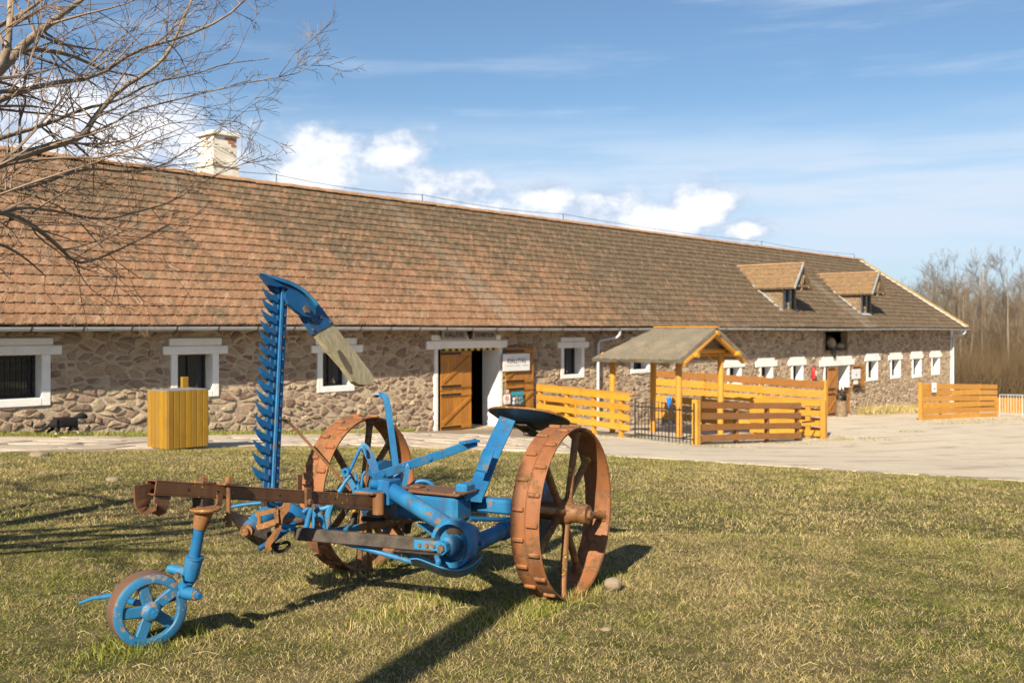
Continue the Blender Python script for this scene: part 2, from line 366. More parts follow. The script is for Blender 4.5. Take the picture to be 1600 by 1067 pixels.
def ruled(front, back, nu, nv, dz, wob=0.0):
    fr = np.array([lerp_poly(front, i / (nu - 1))[:2] for i in range(nu)]); bk = np.array([lerp_poly(back, i / (nu - 1))[:2] for i in range(nu)])
    if wob: 
        k = RNG.normal(0, wob, nu); k = np.convolve(k, np.ones(3) / 2, 'same'); dr = (bk - fr); dr /= np.linalg.norm(dr, axis=1)[:, None]; fr = fr + dr * k[:, None]
    t = np.linspace(0, 1, nv); g = fr[None] * (1 - t[:, None, None]) + bk[None] * t[:, None, None]
    z = ghv(g[..., 0], g[..., 1]) + dz; vs = np.concatenate([g, z[..., None]], -1).reshape(-1, 3)
    i = np.arange(nu * nv).reshape(nv, nu); q = np.stack([i[:-1, :-1], i[:-1, 1:], i[1:, 1:], i[1:, :-1]], -1).reshape(-1, 4)
    return vs, q, fr
def sheet(name, front, back, nu, nv, dz, mat, wob=0.0, depth=0.1):
    vs, q, fr = ruled(front, back, nu, nv, dz, wob); n0 = len(vs)
    skirt = vs[:nu] - np.array([0, 0, depth]); vs2 = np.vstack([vs, skirt]); e = np.array([[i + 1, i, n0 + i, n0 + i + 1] for i in range(nu - 1)])
    qq = np.vstack([q, e]); return np_mesh(name, vs2, qq.ravel(), np.full(len(qq), 4), mat)
jx = 620.0                                        # the paving meets the concrete in front of the door
iy = 10
yard_front = [G(905, 709.5)] + fpts[10:]
yard_back = [B(ws(860), DW - 0.02, 0), B(ws(1100), DW - 0.02, 0), B(ws(1310), DW - 0.02, 0), B(ws(1488), DW - 0.02, 0), Vector((34, 62, 0)), Vector((60, 60, 0))]
o = sheet('yard', yard_front, yard_back, 240, 60, 0.016, M['concrete'], 0.05); tag(o, 'pale sandy concrete yard in front of the barn', 'yard', kind='structure'); YARD = o
path_front = fpts[:10] + [G(905, 709.5)]
path_back = [B(ws(-160), DW - 0.9, 0), B(ws(0), DW - 0.9, 0), B(ws(230), DW - 1.0, 0), B(ws(430), DW - 0.9, 0), B(ws(620), DW - 0.3, 0), B(ws(700), DW - 0.02, 0), B(ws(860), DW - 0.02, 0)]
m = Mat('path_bedding'); M['bedding'] = m.fin(m.ramp(m.noise(20, 5), [(0.3, (0.20, 0.16, 0.12)), (0.7, (0.30, 0.25, 0.19))]), 0.95, 0, 0.1)
o = sheet('path', path_front, path_back, 120, 16, 0.012, M['bedding'], 0.03); tag(o, 'flagstone path along the barn wall', 'path', kind='structure')
PATH = o

# ---------------- irregular cells (stones) by clipping
def clip_half(poly, a, b, c):                     # keep a*x + b*y <= c
    out = []; n = len(poly)
    for i in range(n):
        p, q = poly[i], poly[(i + 1) % n]; dp = a * p[0] + b * p[1] - c; dq = a * q[0] + b * q[1] - c
        if dp <= 0: out.append(p)
        if (dp < 0 < dq) or (dq < 0 < dp):
            t = dp / (dp - dq); out.append((p[0] + (q[0] - p[0]) * t, p[1] + (q[1] - p[1]) * t))
    return out
def cells(x0, x1, y0, y1, cw, chh, jit=0.42, rng=random, merge=0.0, inside=None):
    """voronoi cells of jittered courses, in a space scaled so that a cell is about 1 x 1"""
    nx, ny = int((x1 - x0) / cw) + 2, int((y1 - y0) / chh) + 2; pts = {}
    for j in range(-1, ny + 1):
        for i in range(-1, nx + 1):
            if rng.random() < merge: continue
            pts[(i, j)] = (i + 0.5 * (j % 2) + rng.uniform(-jit, jit), j + rng.uniform(-jit, jit) * 0.85)
    out = []
    for (i, j), p in pts.items():
        wx, wy = x0 + p[0] * cw, y0 + p[1] * chh
        if not (x0 <= wx <= x1 and y0 <= wy <= y1): continue
        if inside and not inside(wx, wy): continue
        poly = [(p[0] - 1.6, p[1] - 1.6), (p[0] + 1.6, p[1] - 1.6), (p[0] + 1.6, p[1] + 1.6), (p[0] - 1.6, p[1] + 1.6)]
        for dj in range(-2, 3):
            for di in range(-3, 4):
                q = pts.get((i + di, j + dj))
                if q is None or (di == 0 and dj == 0): continue
                a, b = q[0] - p[0], q[1] - p[1]; c = (q[0] ** 2 + q[1] ** 2 - p[0] ** 2 - p[1] ** 2) / 2
                poly = clip_half(poly, a, b, c)
                if len(poly) < 3: break
            if len(poly) < 3: break
        if len(poly) >= 3: out.append([(x0 + a * cw, y0 + b * chh) for a, b in poly])
    return out
def area(p): return abs(sum(p[i][0] * p[(i + 1) % len(p)][1] - p[(i + 1) % len(p)][0] * p[i][1] for i in range(len(p)))) / 2
def centroid(p): return (sum(q[0] for q in p) / len(p), sum(q[1] for q in p) / len(p))
def shrink(p, g):
    ccw = sum(p[i][0] * p[(i + 1) % len(p)][1] - p[(i + 1) % len(p)][0] * p[i][1] for i in range(len(p))) > 0
    q = list(p)
    for i in range(len(p)):
        a, b = p[i], p[(i + 1) % len(p)]; ex, ey = b[0] - a[0], b[1] - a[1]; l = math.hypot(ex, ey)
        if l < 1e-6: continue
        nx_, ny_ = (ey / l, -ex / l) if ccw else (-ey / l, ex / l)
        q = clip_half(q, nx_, ny_, nx_ * a[0] + ny_ * a[1] - g)
        if len(q) < 3: return None
    return q
def chaikin(p, k=0.25):
    o = []
    for i in range(len(p)):
        a, b = p[i], p[(i + 1) % len(p)]
        o.append((a[0] * (1 - k) + b[0] * k, a[1] * (1 - k) + b[1] * k)); o.append((a[0] * k + b[0] * (1 - k), a[1] * k + b[1] * (1 - k)))
    return o
def stone_geo(poly, depth, base, tof, rough=0.006, wobble=0.10):
    """tof(x, y, h) -> 3-D; a rounded stone standing proud by depth from base"""
    cx, cy = centroid(poly); n = len(poly); vs = []; fs = []
    rings = [(1.0, base), (0.97, depth * 0.7), (0.80, depth)]
    tx, ty = random.uniform(-.55, .55), random.uniform(-.55, .55); size = math.sqrt(area(poly))
    poly = [(cx + (x - cx) * (1 + g_), cy + (y - cy) * (1 + g_)) for (x, y), g_ in zip(poly, [random.uniform(-wobble, .01) for _ in poly])]
    for k, h in rings:
        for (x, y) in poly:
            hh = h + (random.uniform(-rough, rough) if k < 1 else 0) + (((x - cx) * tx + (y - cy) * ty) / max(size, .01) * depth if k < 1 else 0)
            vs.append(tof(cx + (x - cx) * k, cy + (y - cy) * k, hh))
    vs.append(tof(cx + random.uniform(-.1, .1) * size, cy + random.uniform(-.1, .1) * size, depth * random.uniform(0.95, 1.25)))
    for r_ in range(2):
        for i in range(n): j = (i + 1) % n; fs.append((r_ * n + i, r_ * n + j, (r_ + 1) * n + j, (r_ + 1) * n + i))
    for i in range(n): fs.append((2 * n + i, 2 * n + (i + 1) % n, 3 * n))
    return vs, fs
def ccw(p):
    return p if sum(p[i][0] * p[(i + 1) % len(p)][1] - p[(i + 1) % len(p)][0] * p[i][1] for i in range(len(p))) > 0 else p[::-1]
def lay_stones(polys, key, tof, depth, base, name, mat, parent, limit=300, massname=None, depth_jit=0.4, rough=0.006, smooth=38):
    """the ones with the largest key become single objects, the rest one joined part"""
    order = sorted(range(len(polys)), key=lambda i: -key(polys[i])); mass_v = []; mass_f = []; mass_r = []
    for rank, i in enumerate(order):
        vs, fs = stone_geo(ccw(polys[i]), depth * random.uniform(1 - depth_jit, 1 + depth_jit), base, tof, rough)
        if rank < limit:
            b = MB(); b.add(vs, fs); b.build(name, mat, parent, smooth)
        else:
            o = len(mass_v); mass_v.extend(vs); mass_f.extend([tuple(q + o for q in f) for f in fs]); mass_r.extend([random.random()] * len(vs))
    if mass_v:
        flat = [q for f in mass_f for q in f]
        o = np_mesh(massname or name + '_mass', np.array([tuple(v) for v in mass_v]), flat, [len(f) for f in mass_f], mat, parent, attr=mass_r)
        o['kind'] = 'stuff'; o.data.shade_smooth(); o.data.set_sharp_from_angle(angle=math.radians(smooth))
# flagstones: u along the path, v from lawn to wall
pf = [lerp_poly(path_front, i / 200) for i in range(201)]; pb = [lerp_poly(path_back, i / 200) for i in range(201)]
PLEN = sum((a - b).length for a, b in zip(path_front, path_front[1:]))
def path_pt(u, v, h):
    t = min(max(u / PLEN, 0), 1) * 200; i = min(int(t), 199); k = t - i
    f = pf[i].lerp(pf[i + 1], k); b_ = pb[i].lerp(pb[i + 1], k); wd = max((b_ - f).length, .1); q = f.lerp(b_, min(max(v / wd, 0), 1))
    return (q.x, q.y, gh(q.x, q.y) + 0.012 + h)
def path_w(u):
    t = min(max(u / PLEN, 0), 1) * 200; i = min(int(t), 199); return (pb[i] - pf[i]).length
big = []
for p in cells(0, PLEN, 0, 7, 0.85, 0.62, 0.4, merge=0.12, inside=lambda u, v: v < path_w(u) - 0.05):
    q = shrink(p, 0.02)
    if q and area(q) > 0.06:
        wmax = path_w(centroid(q)[0]) - 0.02; q = clip_half(q, 0, 1, wmax); q = clip_half(q, 0, -1, -0.02); q = clip_half(q, -1, 0, -0.02); q = clip_half(q, 1, 0, PLEN - 0.02)
        if len(q) >= 3 and area(q) > 0.05: big.append(chaikin(q, 0.2))
def near(p): c_ = path_pt(*centroid(p), 0); return area(p) / (c_[1] ** 2)
lay_stones(big, near, path_pt, 0.018, -0.02, 'flagstone', M['paver'], PATH, 300, 'flagstone_rest', 0.4, 0.003, 45)

# kerb of rough stones along the lawn edge
ke = [lerp_poly(yard_front, i / 400) for i in range(401)]; acc = 0.0; last = ke[0]; m = None
M['kerb'] = simple('kerb_stone', (0.20, 0.155, 0.105), (0.13, 0.10, 0.068), 5, 0.9, 0, 0.6, 40)
i = 1; nxt = .3
while i < 330:
    p0 = ke[i]; L0 = random.uniform(.22, .5); j = i
    while j < 400 and (ke[j] - p0).length < L0: j += 1
    p1 = ke[j]; dr = (p1 - p0).normalized(); mid_ = (p0 + p1) / 2; sd_ = Vector((-dr.y, dr.x, 0))
    MB().obox(Vector((mid_.x, mid_.y, gh(mid_.x, mid_.y) + random.uniform(-.035, -.018))) + sd_ * random.uniform(-.04, .04), (dr + sd_ * random.uniform(-.08, .08)) * ((p1 - p0).length / 2 - .012), sd_ * random.uniform(.05, .08), Vector((random.uniform(-.05, .05) * .05, 0, .035)), .015).build('kerb_stone', M['kerb'], YARD, 40)
    i = j
# ------------------------------------------------------------------ barn: materials
m = Mat('rubble_stone'); r = m.math('FRACT', m.math('ADD', m.objrand(), m.attr('rnd'))); n1 = m.noise(9, 6, 0.65); n2 = m.noise(45, 5, 0.6)
c = m.ramp(r, [(0.0, (0.29, 0.175, 0.125)), (0.14, (0.43, 0.315, 0.205)), (0.30, (0.54, 0.42, 0.28)), (0.42, (0.36, 0.235, 0.17)), (0.56, (0.56, 0.45, 0.31)), (0.66, (0.25, 0.155, 0.12)), (0.76, (0.46, 0.345, 0.23)), (0.88, (0.32, 0.20, 0.15)), (1.0, (0.19, 0.135, 0.10))])
c = m.mix(m.math('MULTIPLY', m.sstep(n1, 0.42, 0.66), 0.5), c, (0.42, 0.33, 0.225)); c = m.mix(m.math('MULTIPLY', m.sstep(n2, 0.5, 0.7), 0.4), c, (0.16, 0.11, 0.085))
m.bump(m.math('ADD', n1, m.math('MULTIPLY', n2, 0.6)), 1.0, 0.06); M['stone'] = m.fin(c, 0.93, 0, 0.15)
m = Mat('lime_mortar'); n1 = m.noise(5, 6, 0.65); n2 = m.noise(40, 5, 0.65)
c = m.mix(m.sstep(n1, 0.3, 0.7), (0.45, 0.355, 0.25), (0.53, 0.425, 0.305)); c = m.mix(m.math('MULTIPLY', m.sstep(n2, 0.5, 0.7), 0.4), c, (0.38, 0.295, 0.205)); m.bump(m.math('ADD', n1, n2), 0.9, 0.03); M['mortar'] = m.fin(c, 0.95, 0, 0.1)
m = Mat('whitewash'); n1 = m.noise(4, 7, 0.65); n2 = m.noise(30, 6, 0.7)
c = m.mix(m.sstep(n1, 0.35, 0.75), (0.80, 0.785, 0.75), (0.74, 0.72, 0.675)); c = m.mix(m.math('MULTIPLY', m.sstep(n2, 0.52, 0.74), 0.55), c, (0.50, 0.44, 0.36)); c = m.mix(m.math('MULTIPLY', m.sstep(m.noise(1.7, 5, 0.65), 0.5, 0.7), 0.4), c, (0.58, 0.53, 0.45)); m.bump(n2, 0.5, 0.015); M['white'] = m.fin(c, 0.85, 0, 0.2)
M['chimney'] = simple('old_plaster', (0.74, 0.70, 0.62), (0.60, 0.54, 0.44), 3.5, 0.9, 0, 0.6, 30)
M['brick'] = simple('brick', (0.30, 0.12, 0.06), (0.40, 0.19, 0.10), 14, 0.9, 0, 0.5, 40)
m = Mat('glass_dark'); M['glass'] = m.fin((0.022, 0.025, 0.03), 0.05, 0, 0.9)
M['sash'] = simple('sash_dark', (0.025, 0.022, 0.02), (0.05, 0.045, 0.04), 20, 0.6)
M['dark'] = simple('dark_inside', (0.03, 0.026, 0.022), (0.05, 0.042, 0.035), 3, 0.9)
M['zinc'] = simple('zinc', (0.44, 0.47, 0.50), (0.56, 0.585, 0.61), 3, 0.5, 0.35, 0.1, 30)
M['flash'] = simple('pale_flashing', (0.46, 0.49, 0.52), (0.36, 0.38, 0.40), 5, 0.55, 0.15, 0.2)
M['timber_old'] = simple('weathered_timber', (0.13, 0.085, 0.05), (0.25, 0.18, 0.11), 12, 0.85, 0, 0.4)
def varnish(name, a, b, dark, sc=(30, 30, 2.2)):
    m = Mat(name); r = m.math('FRACT', m.math('ADD', m.objrand(), m.attr('rnd')))
    tcn = m.N.new('ShaderNodeTexCoord'); g = m.noise(1.0, 6, 0.6, vec=m.scale(tcn.outputs['Object'], sc), dist=0.6); kn = m.noise(2.6, 4, 0.55)
    c = m.mix(m.sstep(g, 0.3, 0.72), a, b); c = m.mix(m.math('MULTIPLY', m.sstep(kn, 0.5, 0.75), 0.5), c, dark); c = m.mix(m.math('MULTIPLY', r, 0.55), c, dark); r2 = m.math('FRACT', m.math('MULTIPLY', r, 7.7)); c = m.mix(m.math('MULTIPLY', r2, 0.14), c, tuple(0.5 * x + 0.12 for x in dark))
    c = m.mix(m.math('MULTIPLY', m.sstep(m.noise(26, 6, 0.7), 0.58, 0.72), 0.5), c, tuple(x * 0.55 for x in dark))
    m.bump(g, 0.35, 0.006); return m.fin(c, 0.48, 0, 0.4)
M['yellow_wood'] = varnish('yellow_varnish', (0.58, 0.285, 0.028), (0.50, 0.22, 0.02), (0.36, 0.145, 0.014), (6, 6, 30))
M['red_wood'] = varnish('red_brown_varnish', (0.32, 0.135, 0.022), (0.26, 0.098, 0.016), (0.18, 0.066, 0.012), (6, 6, 30))
M['door_wood'] = varnish('door_varnish', (0.46, 0.20, 0.028), (0.36, 0.14, 0.018), (0.22, 0.08, 0.012))
M['bin_wood'] = varnish('bin_varnish', (0.36, 0.195, 0.010), (0.28, 0.145, 0.008), (0.18, 0.09, 0.006))
M['iron'] = simple('black_iron', (0.012, 0.012, 0.012), (0.03, 0.026, 0.024), 20, 0.55, 0.2)
m = Mat('clay_tile'); r = m.math('FRACT', m.math('ADD', m.objrand(), m.attr('rnd')))
rot = m.N.new('ShaderNodeVectorRotate'); m.L.new(m.pos, rot.inputs['Vector']); rot.rotation_type = 'Z_AXIS'; rot.inputs['Angle'].default_value = math.pi / 2 - 0 * ANG + ANG - math.pi / 2
sp = m.N.new('ShaderNodeSeparateXYZ'); m.L.new(rot.outputs[0], sp.inputs[0])   # y -> along the ridge
n1 = m.noise(0.32, 6, 0.6); n2 = m.noise(4.5, 7, 0.68); n3 = m.noise(26, 5, 0.65); n5 = m.noise(1.6, 5, 0.6)
stv = m.N.new('ShaderNodeCombineXYZ'); m.L.new(m.math('MULTIPLY', sp.outputs[1], 0.42), stv.inputs[0]); m.L.new(m.math('MULTIPLY', sp.outputs[2], 0.10), stv.inputs[1]); n4 = m.noise(1.0, 5, 0.6, vec=stv.outputs[0])
clay = m.ramp(r, [(0.0, (0.29, 0.148, 0.08)), (0.25, (0.325, 0.175, 0.098)), (0.5, (0.35, 0.20, 0.116)), (0.75, (0.305, 0.155, 0.082)), (1.0, (0.37, 0.225, 0.135))])
lich = m.mix(m.sstep(n2, 0.35, 0.7), (0.095, 0.073, 0.047), (0.185, 0.145, 0.092))
alng = m.sstep(sp.outputs[1], 13.0, 36.0)         # older, more overgrown tiles towards the far end
upz = m.sstep(sp.outputs[2], 1.6, 5.6)
g = m.math('ADD', m.math('ADD', m.math('MULTIPLY', alng, 0.62), m.math('MULTIPLY', upz, 0.42)), m.math('ADD', m.math('MULTIPLY', m.math('SUBTRACT', n1, 0.5), 1.3), m.math('MULTIPLY', m.math('SUBTRACT', n5, 0.5), 1.3)))
g2 = m.math('ADD', g, m.math('MULTIPLY', m.math('SUBTRACT', n2, 0.5), 1.9)); g2 = m.math('ADD', g2, m.math('MULTIPLY', m.math('SUBTRACT', r, 0.5), 0.18))
c = m.mix(m.math('MULTIPLY', m.sstep(g2, 0.0, 0.62), 0.86), clay, lich)
dg = m.N.new('ShaderNodeCombineXYZ'); m.L.new(m.math('ADD', m.math('MULTIPLY', sp.outputs[1], 7.0), m.math('MULTIPLY', sp.outputs[2], -8.5)), dg.inputs[0]); m.L.new(m.math('ADD', m.math('MULTIPLY', sp.outputs[1], 1.3), m.math('MULTIPLY', sp.outputs[2], 2.2)), dg.inputs[1]); n6 = m.noise(1.0, 4, 0.65, vec=dg.outputs[0])
c = m.mix(m.math('MULTIPLY', m.sstep(n6, 0.44, 0.60), m.math('ADD', 0.30, m.math('MULTIPLY', m.sstep(g, -0.2, 0.5), 0.45))), c, (0.088, 0.066, 0.042)); c = m.mix(m.math('MULTIPLY', m.sstep(n6, 0.44, 0.30), 0.45), c, (0.46, 0.32, 0.21))
c = m.mix(m.math('MULTIPLY', m.sstep(n4, 0.56, 0.70), 0.42), c, (0.30, 0.265, 0.205))      # washed pale streaks down the slope
c = m.mix(m.math('MULTIPLY', m.sstep(n3, 0.46, 0.62), 0.66), c, (0.085, 0.062, 0.042)); c = m.mix(m.math('MULTIPLY', m.sstep(m.noise(13, 5, 0.7), 0.64, 0.74), 0.45), c, (0.42, 0.34, 0.22))
m.bump(m.math('ADD', n3, m.math('MULTIPLY', n2, 0.6)), 0.5, 0.01); M['tile'] = m.fin(c, 0.9, 0, 0.15)
M['ridge_tile'] = simple('ridge_clay', (0.40, 0.225, 0.125), (0.28, 0.165, 0.085), 5, 0.9, 0, 0.5, 40)
M['hip_tile'] = simple('hip_lichen', (0.36, 0.25, 0.075), (0.28, 0.19, 0.075), 4, 0.9, 0, 0.5, 40)

M['sign_yellow'] = simple('warning_yellow', (0.62, 0.46, 0.02), (0.5, 0.38, 0.02), 10, 0.6)
# ------------------------------------------------------------------ barn: openings (measured on the wall)
S0 = -5.0; S1 = ws(1488)
def zb(s): p = B(s, DW, 0); return gh(p.x, p.y)
EAVE_Z = CAMZ + 0.07; OVER = 0.56; WE = DW - OVER; HALF = 4.60; RISE = 3.74; WR = WE + HALF; RIDGE_Z = EAVE_Z + RISE; SE = S1 + 0.62; SR = SE - 3.5
PITCH = math.atan2(RISE, HALF); SLOPE = math.hypot(RISE, HALF)
barn = empty('barn', B(20, DW + 4, zb(20)), 'long stone barn with clay tiled roof, white window surrounds and two dormers', 'building')
def opening(x0, x1, yl_b, yb, band=0.13, lint=None, top=None, door=False):
    """outer surround x0..x1; bottom of lintel yl_b; bottom of surround yb (photo rows read at the middle)"""
    xm = (x0 + x1) / 2; s0, s1 = ws(x0), ws(x1); zt = wall_at(xm, yl_b)[1]; zbm = wall_at(xm, yb)[1]
    l0, l1, yl_t = lint; d = dict(s0=s0, s1=s1, zt=zt, zb=zbm, band=band, ls0=ws(l0), ls1=ws(l1), lzt=wall_at(xm, yl_t)[1], door=door)
    if top: d.update(us0=ws(top[0]), us1=ws(top[1]), uzt=wall_at(xm, top[2])[1])
    return d
OPS = [
 opening(-72, 78, 555.5, 637, 0.16, (-90, 95, 540), (-76, 82, 528)),
 opening(266, 341, 553.5, 621, 0.15, (253, 354, 540), (263, 345, 528)),
 opening(495, 553, 551, 612, 0.15, (485, 565, 539), (492, 556, 528)),
 opening(677.5, 784, 545, 674, 0.13, (664.5, 790.5, 532), (673, 781, 523), True),
 opening(876, 912, 543.5, 591, 0.13, (870, 918, 534), (875, 913, 527)),
 opening(985, 1015, 540, 583, 0.14, (980, 1020, 532), (984, 1016, 526)),
 opening(1136, 1158, 574, 604, 0.14, (1129, 1162, 566), (1132, 1160, 561)),
 opening(1186, 1207, 573, 602, 0.14, (1180, 1212.5, 564), (1183, 1209, 558.5)),
 opening(1236, 1254.5, 571, 600, 0.14, (1231, 1258.5, 562), (1234, 1256, 557)),
 opening(1287, 1326.5, 571.5, 651, 0.13, (1280, 1333.5, 562), (1284, 1330, 557), True),
 opening(1354, 1371, 564, 595, 0.14, (1351, 1374, 557), (1353, 1372.5, 552)),
 opening(1391, 1406.5, 562, 591.5, 0.14, (1388, 1409, 555), (1390, 1407.5, 551)),
 opening(1425, 1439, 560.5, 590, 0.14, (1422, 1441, 554), (1424, 1440, 549)),
 opening(1455, 1467.5, 558.5, 586, 0.14, (1452.5, 1470, 552), (1454, 1468.5, 548)),
]
for o_ in OPS:
    if o_['door']: o_['zb'] = zb((o_['s0'] + o_['s1']) / 2) + 0.01
LOFT = dict(s0=ws(1288), s1=ws(1322), zt=wall_at(1305, 517.5)[1], zb=wall_at(1305, 547)[1])
holes = [(o_['s0'] + o_['band'], o_['s1'] - o_['band'], o_['zb'] + (0 if o_['door'] else o_['band'] * 0.9) - (1.2 if o_['door'] else 0), o_['zt']) for o_ in OPS] + [(LOFT['s0'], LOFT['s1'], LOFT['zb'], LOFT['zt'])]
keep = []                                          # rectangles no stone may enter
for o_ in OPS:
    keep.append((o_['s0'], o_['s1'], o_['zb'] - (2 if o_['door'] else 0), o_['zt'] + 0.02)); keep.append((o_['ls0'], o_['ls1'], o_['zt'] - 0.01, o_['lzt']))
    if 'us0' in o_: keep.append((o_['us0'], o_['us1'], o_['lzt'] - 0.01, o_['uzt']))
keep.append((LOFT['s0'] - .02, LOFT['s1'] + .02, LOFT['zb'] - .02, LOFT['zt'] + .3))
def build_wall():
    ss = sorted(set([S0, S1] + [h for q in holes for h in q[:2]] + list(np.linspace(S0, S1, 60)))); zt = EAVE_Z + 0.25
    zs = sorted(set([-5.0, zt] + [h for q in holes for h in q[2:]])); b = MB()
    for a, c_ in zip(ss, ss[1:]):
        for e, f in zip(zs, zs[1:]):
            sm, zm = (a + c_) / 2, (e + f) / 2
            if any(q[0] < sm < q[1] and q[2] < zm < q[3] for q in holes): continue
            b.add([B(a, DW, e), B(c_, DW, e), B(c_, DW, f), B(a, DW, f)], [(0, 1, 2, 3)])
    # far wall and end walls close the shell
    b.obox(B((S0 + S1) / 2, WR + HALF - OVER, -2), UD * (S1 - S0) / 2, VD * 0.2, Vector((0, 0, 3.3)))
    for s_ in (S0 + 0.25, S1 - 0.25): b.obox(B(s_, (DW + WR + HALF - OVER) / 2 + 0.05, -2), UD * 0.24, VD * ((WR + HALF - OVER - DW) / 2 - 0.1), Vector((0, 0, 3.3)))
    return b.build('wall', M['mortar'], barn)
wall = build_wall()
def wall_stones():
    polys = []
    for p in cells(S0, S1, -3.6, EAVE_Z + 0.2, 0.205, 0.118, 0.56, merge=0.28):
        cx, cy = centroid(p)
        if cy < zb(cx) - 0.12: continue
        q = shrink(p, random.uniform(0.006, 0.02)) if random.random() > 0.15 else shrink(p, 0.038)
        if not q: continue
        q = clip_half(q, 1, 0, S1 - 0.33); q = clip_half(q, -1, 0, -S0)
        for (a, c_, e, f) in keep:
            if len(q) < 3: break
            x0_, x1_ = min(t[0] for t in q), max(t[0] for t in q); y0_, y1_ = min(t[1] for t in q), max(t[1] for t in q)
            if x1_ <= a or x0_ >= c_ or y1_ <= e or y0_ >= f: continue
            opts = [(clip_half(q, 1, 0, a - .01)), (clip_half(q, -1, 0, -c_ - .01)), (clip_half(q, 0, 1, e - .01)), (clip_half(q, 0, -1, -f - .01))]
            q = max(opts, key=lambda t: area(t) if len(t) >= 3 else 0)
        if len(q) < 3 or area(q) < 0.006: continue
        polys.append(chaikin(q, random.uniform(0.10, 0.2)))
    sl = ws(3)
    def key(p):
        s_, z_ = centroid(p); q = B(s_, DW, z_); x = HX + F * q.x / q.y
        return (area(p) / q.y ** 2) if (x > 0 and z_ > zb(s_)) else 0
    lay_stones(polys, key, lambda s_, z_, h: B(s_, DW - h, z_), 0.022, -0.03, 'stone', M['stone'], wall, 300, 'stone_rest', 0.8, 0.006, 32)
wall_stones()
# white corner quoin at the far end
MB().obox(B(S1 - 0.16, DW - 0.012, (EAVE_Z - 3.4) / 2), UD * 0.17, VD * 0.03, Vector((0, 0, (EAVE_Z + 3.4) / 2 + .1)), 0.01).build('corner_quoin', M['white'], barn)

def pbox(s0, s1, w0, w1, z0, z1, bev=0.008):
    b = MB(); b.obox(B((s0 + s1) / 2, (w0 + w1) / 2, (z0 + z1) / 2), UD * (s1 - s0) / 2, VD * (w1 - w0) / 2, Vector((0, 0, (z1 - z0) / 2)), bev); return b
def surround(o_, i):
    s0, s1, zt, z0, bd = o_['s0'], o_['s1'], o_['zt'], o_['zb'], o_['band']; door = o_['door']; rev = 0.62 if door else 0.34
    name = 'doorway' if door else 'window'; pr = 0.035
    root = bpy.data.objects.new(name, None); COL.objects.link(root); root.parent = barn; root.location = B((s0 + s1) / 2, DW, z0) - barn.location; root.empty_display_size = .1
    for a, c_ in ((s0, s0 + bd), (s1 - bd, s1)): pbox(a, c_, DW - pr, DW + rev, z0 - (0.25 if door else 0), zt).build('jamb', M['white'], root)
    pbox(o_['ls0'], o_['ls1'], DW - 0.06, DW + rev, zt + .002, o_['lzt'], 0.012).build('lintel', M['white'], root)
    if 'us0' in o_: pbox(o_['us0'], o_['us1'], DW - 0.045, DW + .1, o_['lzt'] + .002, o_['uzt'], 0.012).build('lintel_course', M['white'], root)
    if not door:
        pbox(s0 + bd + .002, s1 - bd - .002, DW - pr - .004, DW + rev, z0, z0 + bd * .9).build('sill', M['white'], root)
        a, c_, e, f = s0 + bd, s1 - bd, z0 + bd * .9, zt; wp = DW + rev - .05
        pbox(a, c_, wp, wp + .012, e, f, 0).build('pane', M['glass'], root)
        fr = MB(); t = .045
        for (aa, cc_, ee, ff) in ((a, a + t, e, f), (c_ - t, c_, e, f), (a, c_, e, e + t), (a, c_, f - t, f)): fr.obox(B((aa + cc_) / 2, wp - .02, (ee + ff) / 2), UD * (cc_ - aa) / 2, VD * .022, Vector((0, 0, (ff - ee) / 2)))
        fr.build('frame', M['sash'], root)
        if i == 0:
            nb = 13
            for k in range(1, nb): pbox(a + (c_ - a) * k / nb - .007, a + (c_ - a) * k / nb + .007, wp - .075, wp - .06, e, f, 0).build('bar', M['iron'], root)
            for k in range(1, 5): pbox(a, c_, wp - .06, wp - .048, e + (f - e) * k / 5 - .007, e + (f - e) * k / 5 + .007, 0).build('bar', M['iron'], root)
        else: pbox((a + c_) / 2 - .015, (a + c_) / 2 + .015, wp - .045, wp - .002, e + t, f - t, 0).build('mullion', M['sash'], root)
    else:
        pbox(s0 + bd, s1 - bd, DW - .05, DW + rev + .4, z0 - .2, z0 + .02).build('threshold', M['mortar'], root)
    return root
DOORS = {}
for i, o_ in enumerate(OPS):
    r_ = surround(o_, i)
    if o_['door']: DOORS[len(DOORS)] = (o_, r_)
# loft opening with a timber frame
root = bpy.data.objects.new('loft_hatch', None); COL.objects.link(root); root.parent = barn; root.location = B(LOFT['s0'], DW, LOFT['zb']) - barn.location
for a, c_, e, f in ((LOFT['s0'] - .1, LOFT['s0'], LOFT['zb'], LOFT['zt']), (LOFT['s1'], LOFT['s1'] + .1, LOFT['zb'], LOFT['zt']), (LOFT['s0'] - .1, LOFT['s1'] + .1, LOFT['zb'] - .1, LOFT['zb'] - .002)):
    pbox(a, c_, DW - .05, DW + .25, e, f).build('frame', M['timber_old'], root)
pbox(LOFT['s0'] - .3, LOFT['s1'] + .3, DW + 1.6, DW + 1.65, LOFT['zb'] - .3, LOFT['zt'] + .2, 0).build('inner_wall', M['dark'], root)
# loft and ground floor behind the wall
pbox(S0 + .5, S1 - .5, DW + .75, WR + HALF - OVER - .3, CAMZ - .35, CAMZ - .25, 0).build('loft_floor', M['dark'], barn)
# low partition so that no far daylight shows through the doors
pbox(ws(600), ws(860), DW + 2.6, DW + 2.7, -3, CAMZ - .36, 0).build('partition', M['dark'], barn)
pbox(ws(1250), ws(1380), DW + 2.6, DW + 2.7, -4, CAMZ - .36, 0).build('partition', M['dark'], barn)

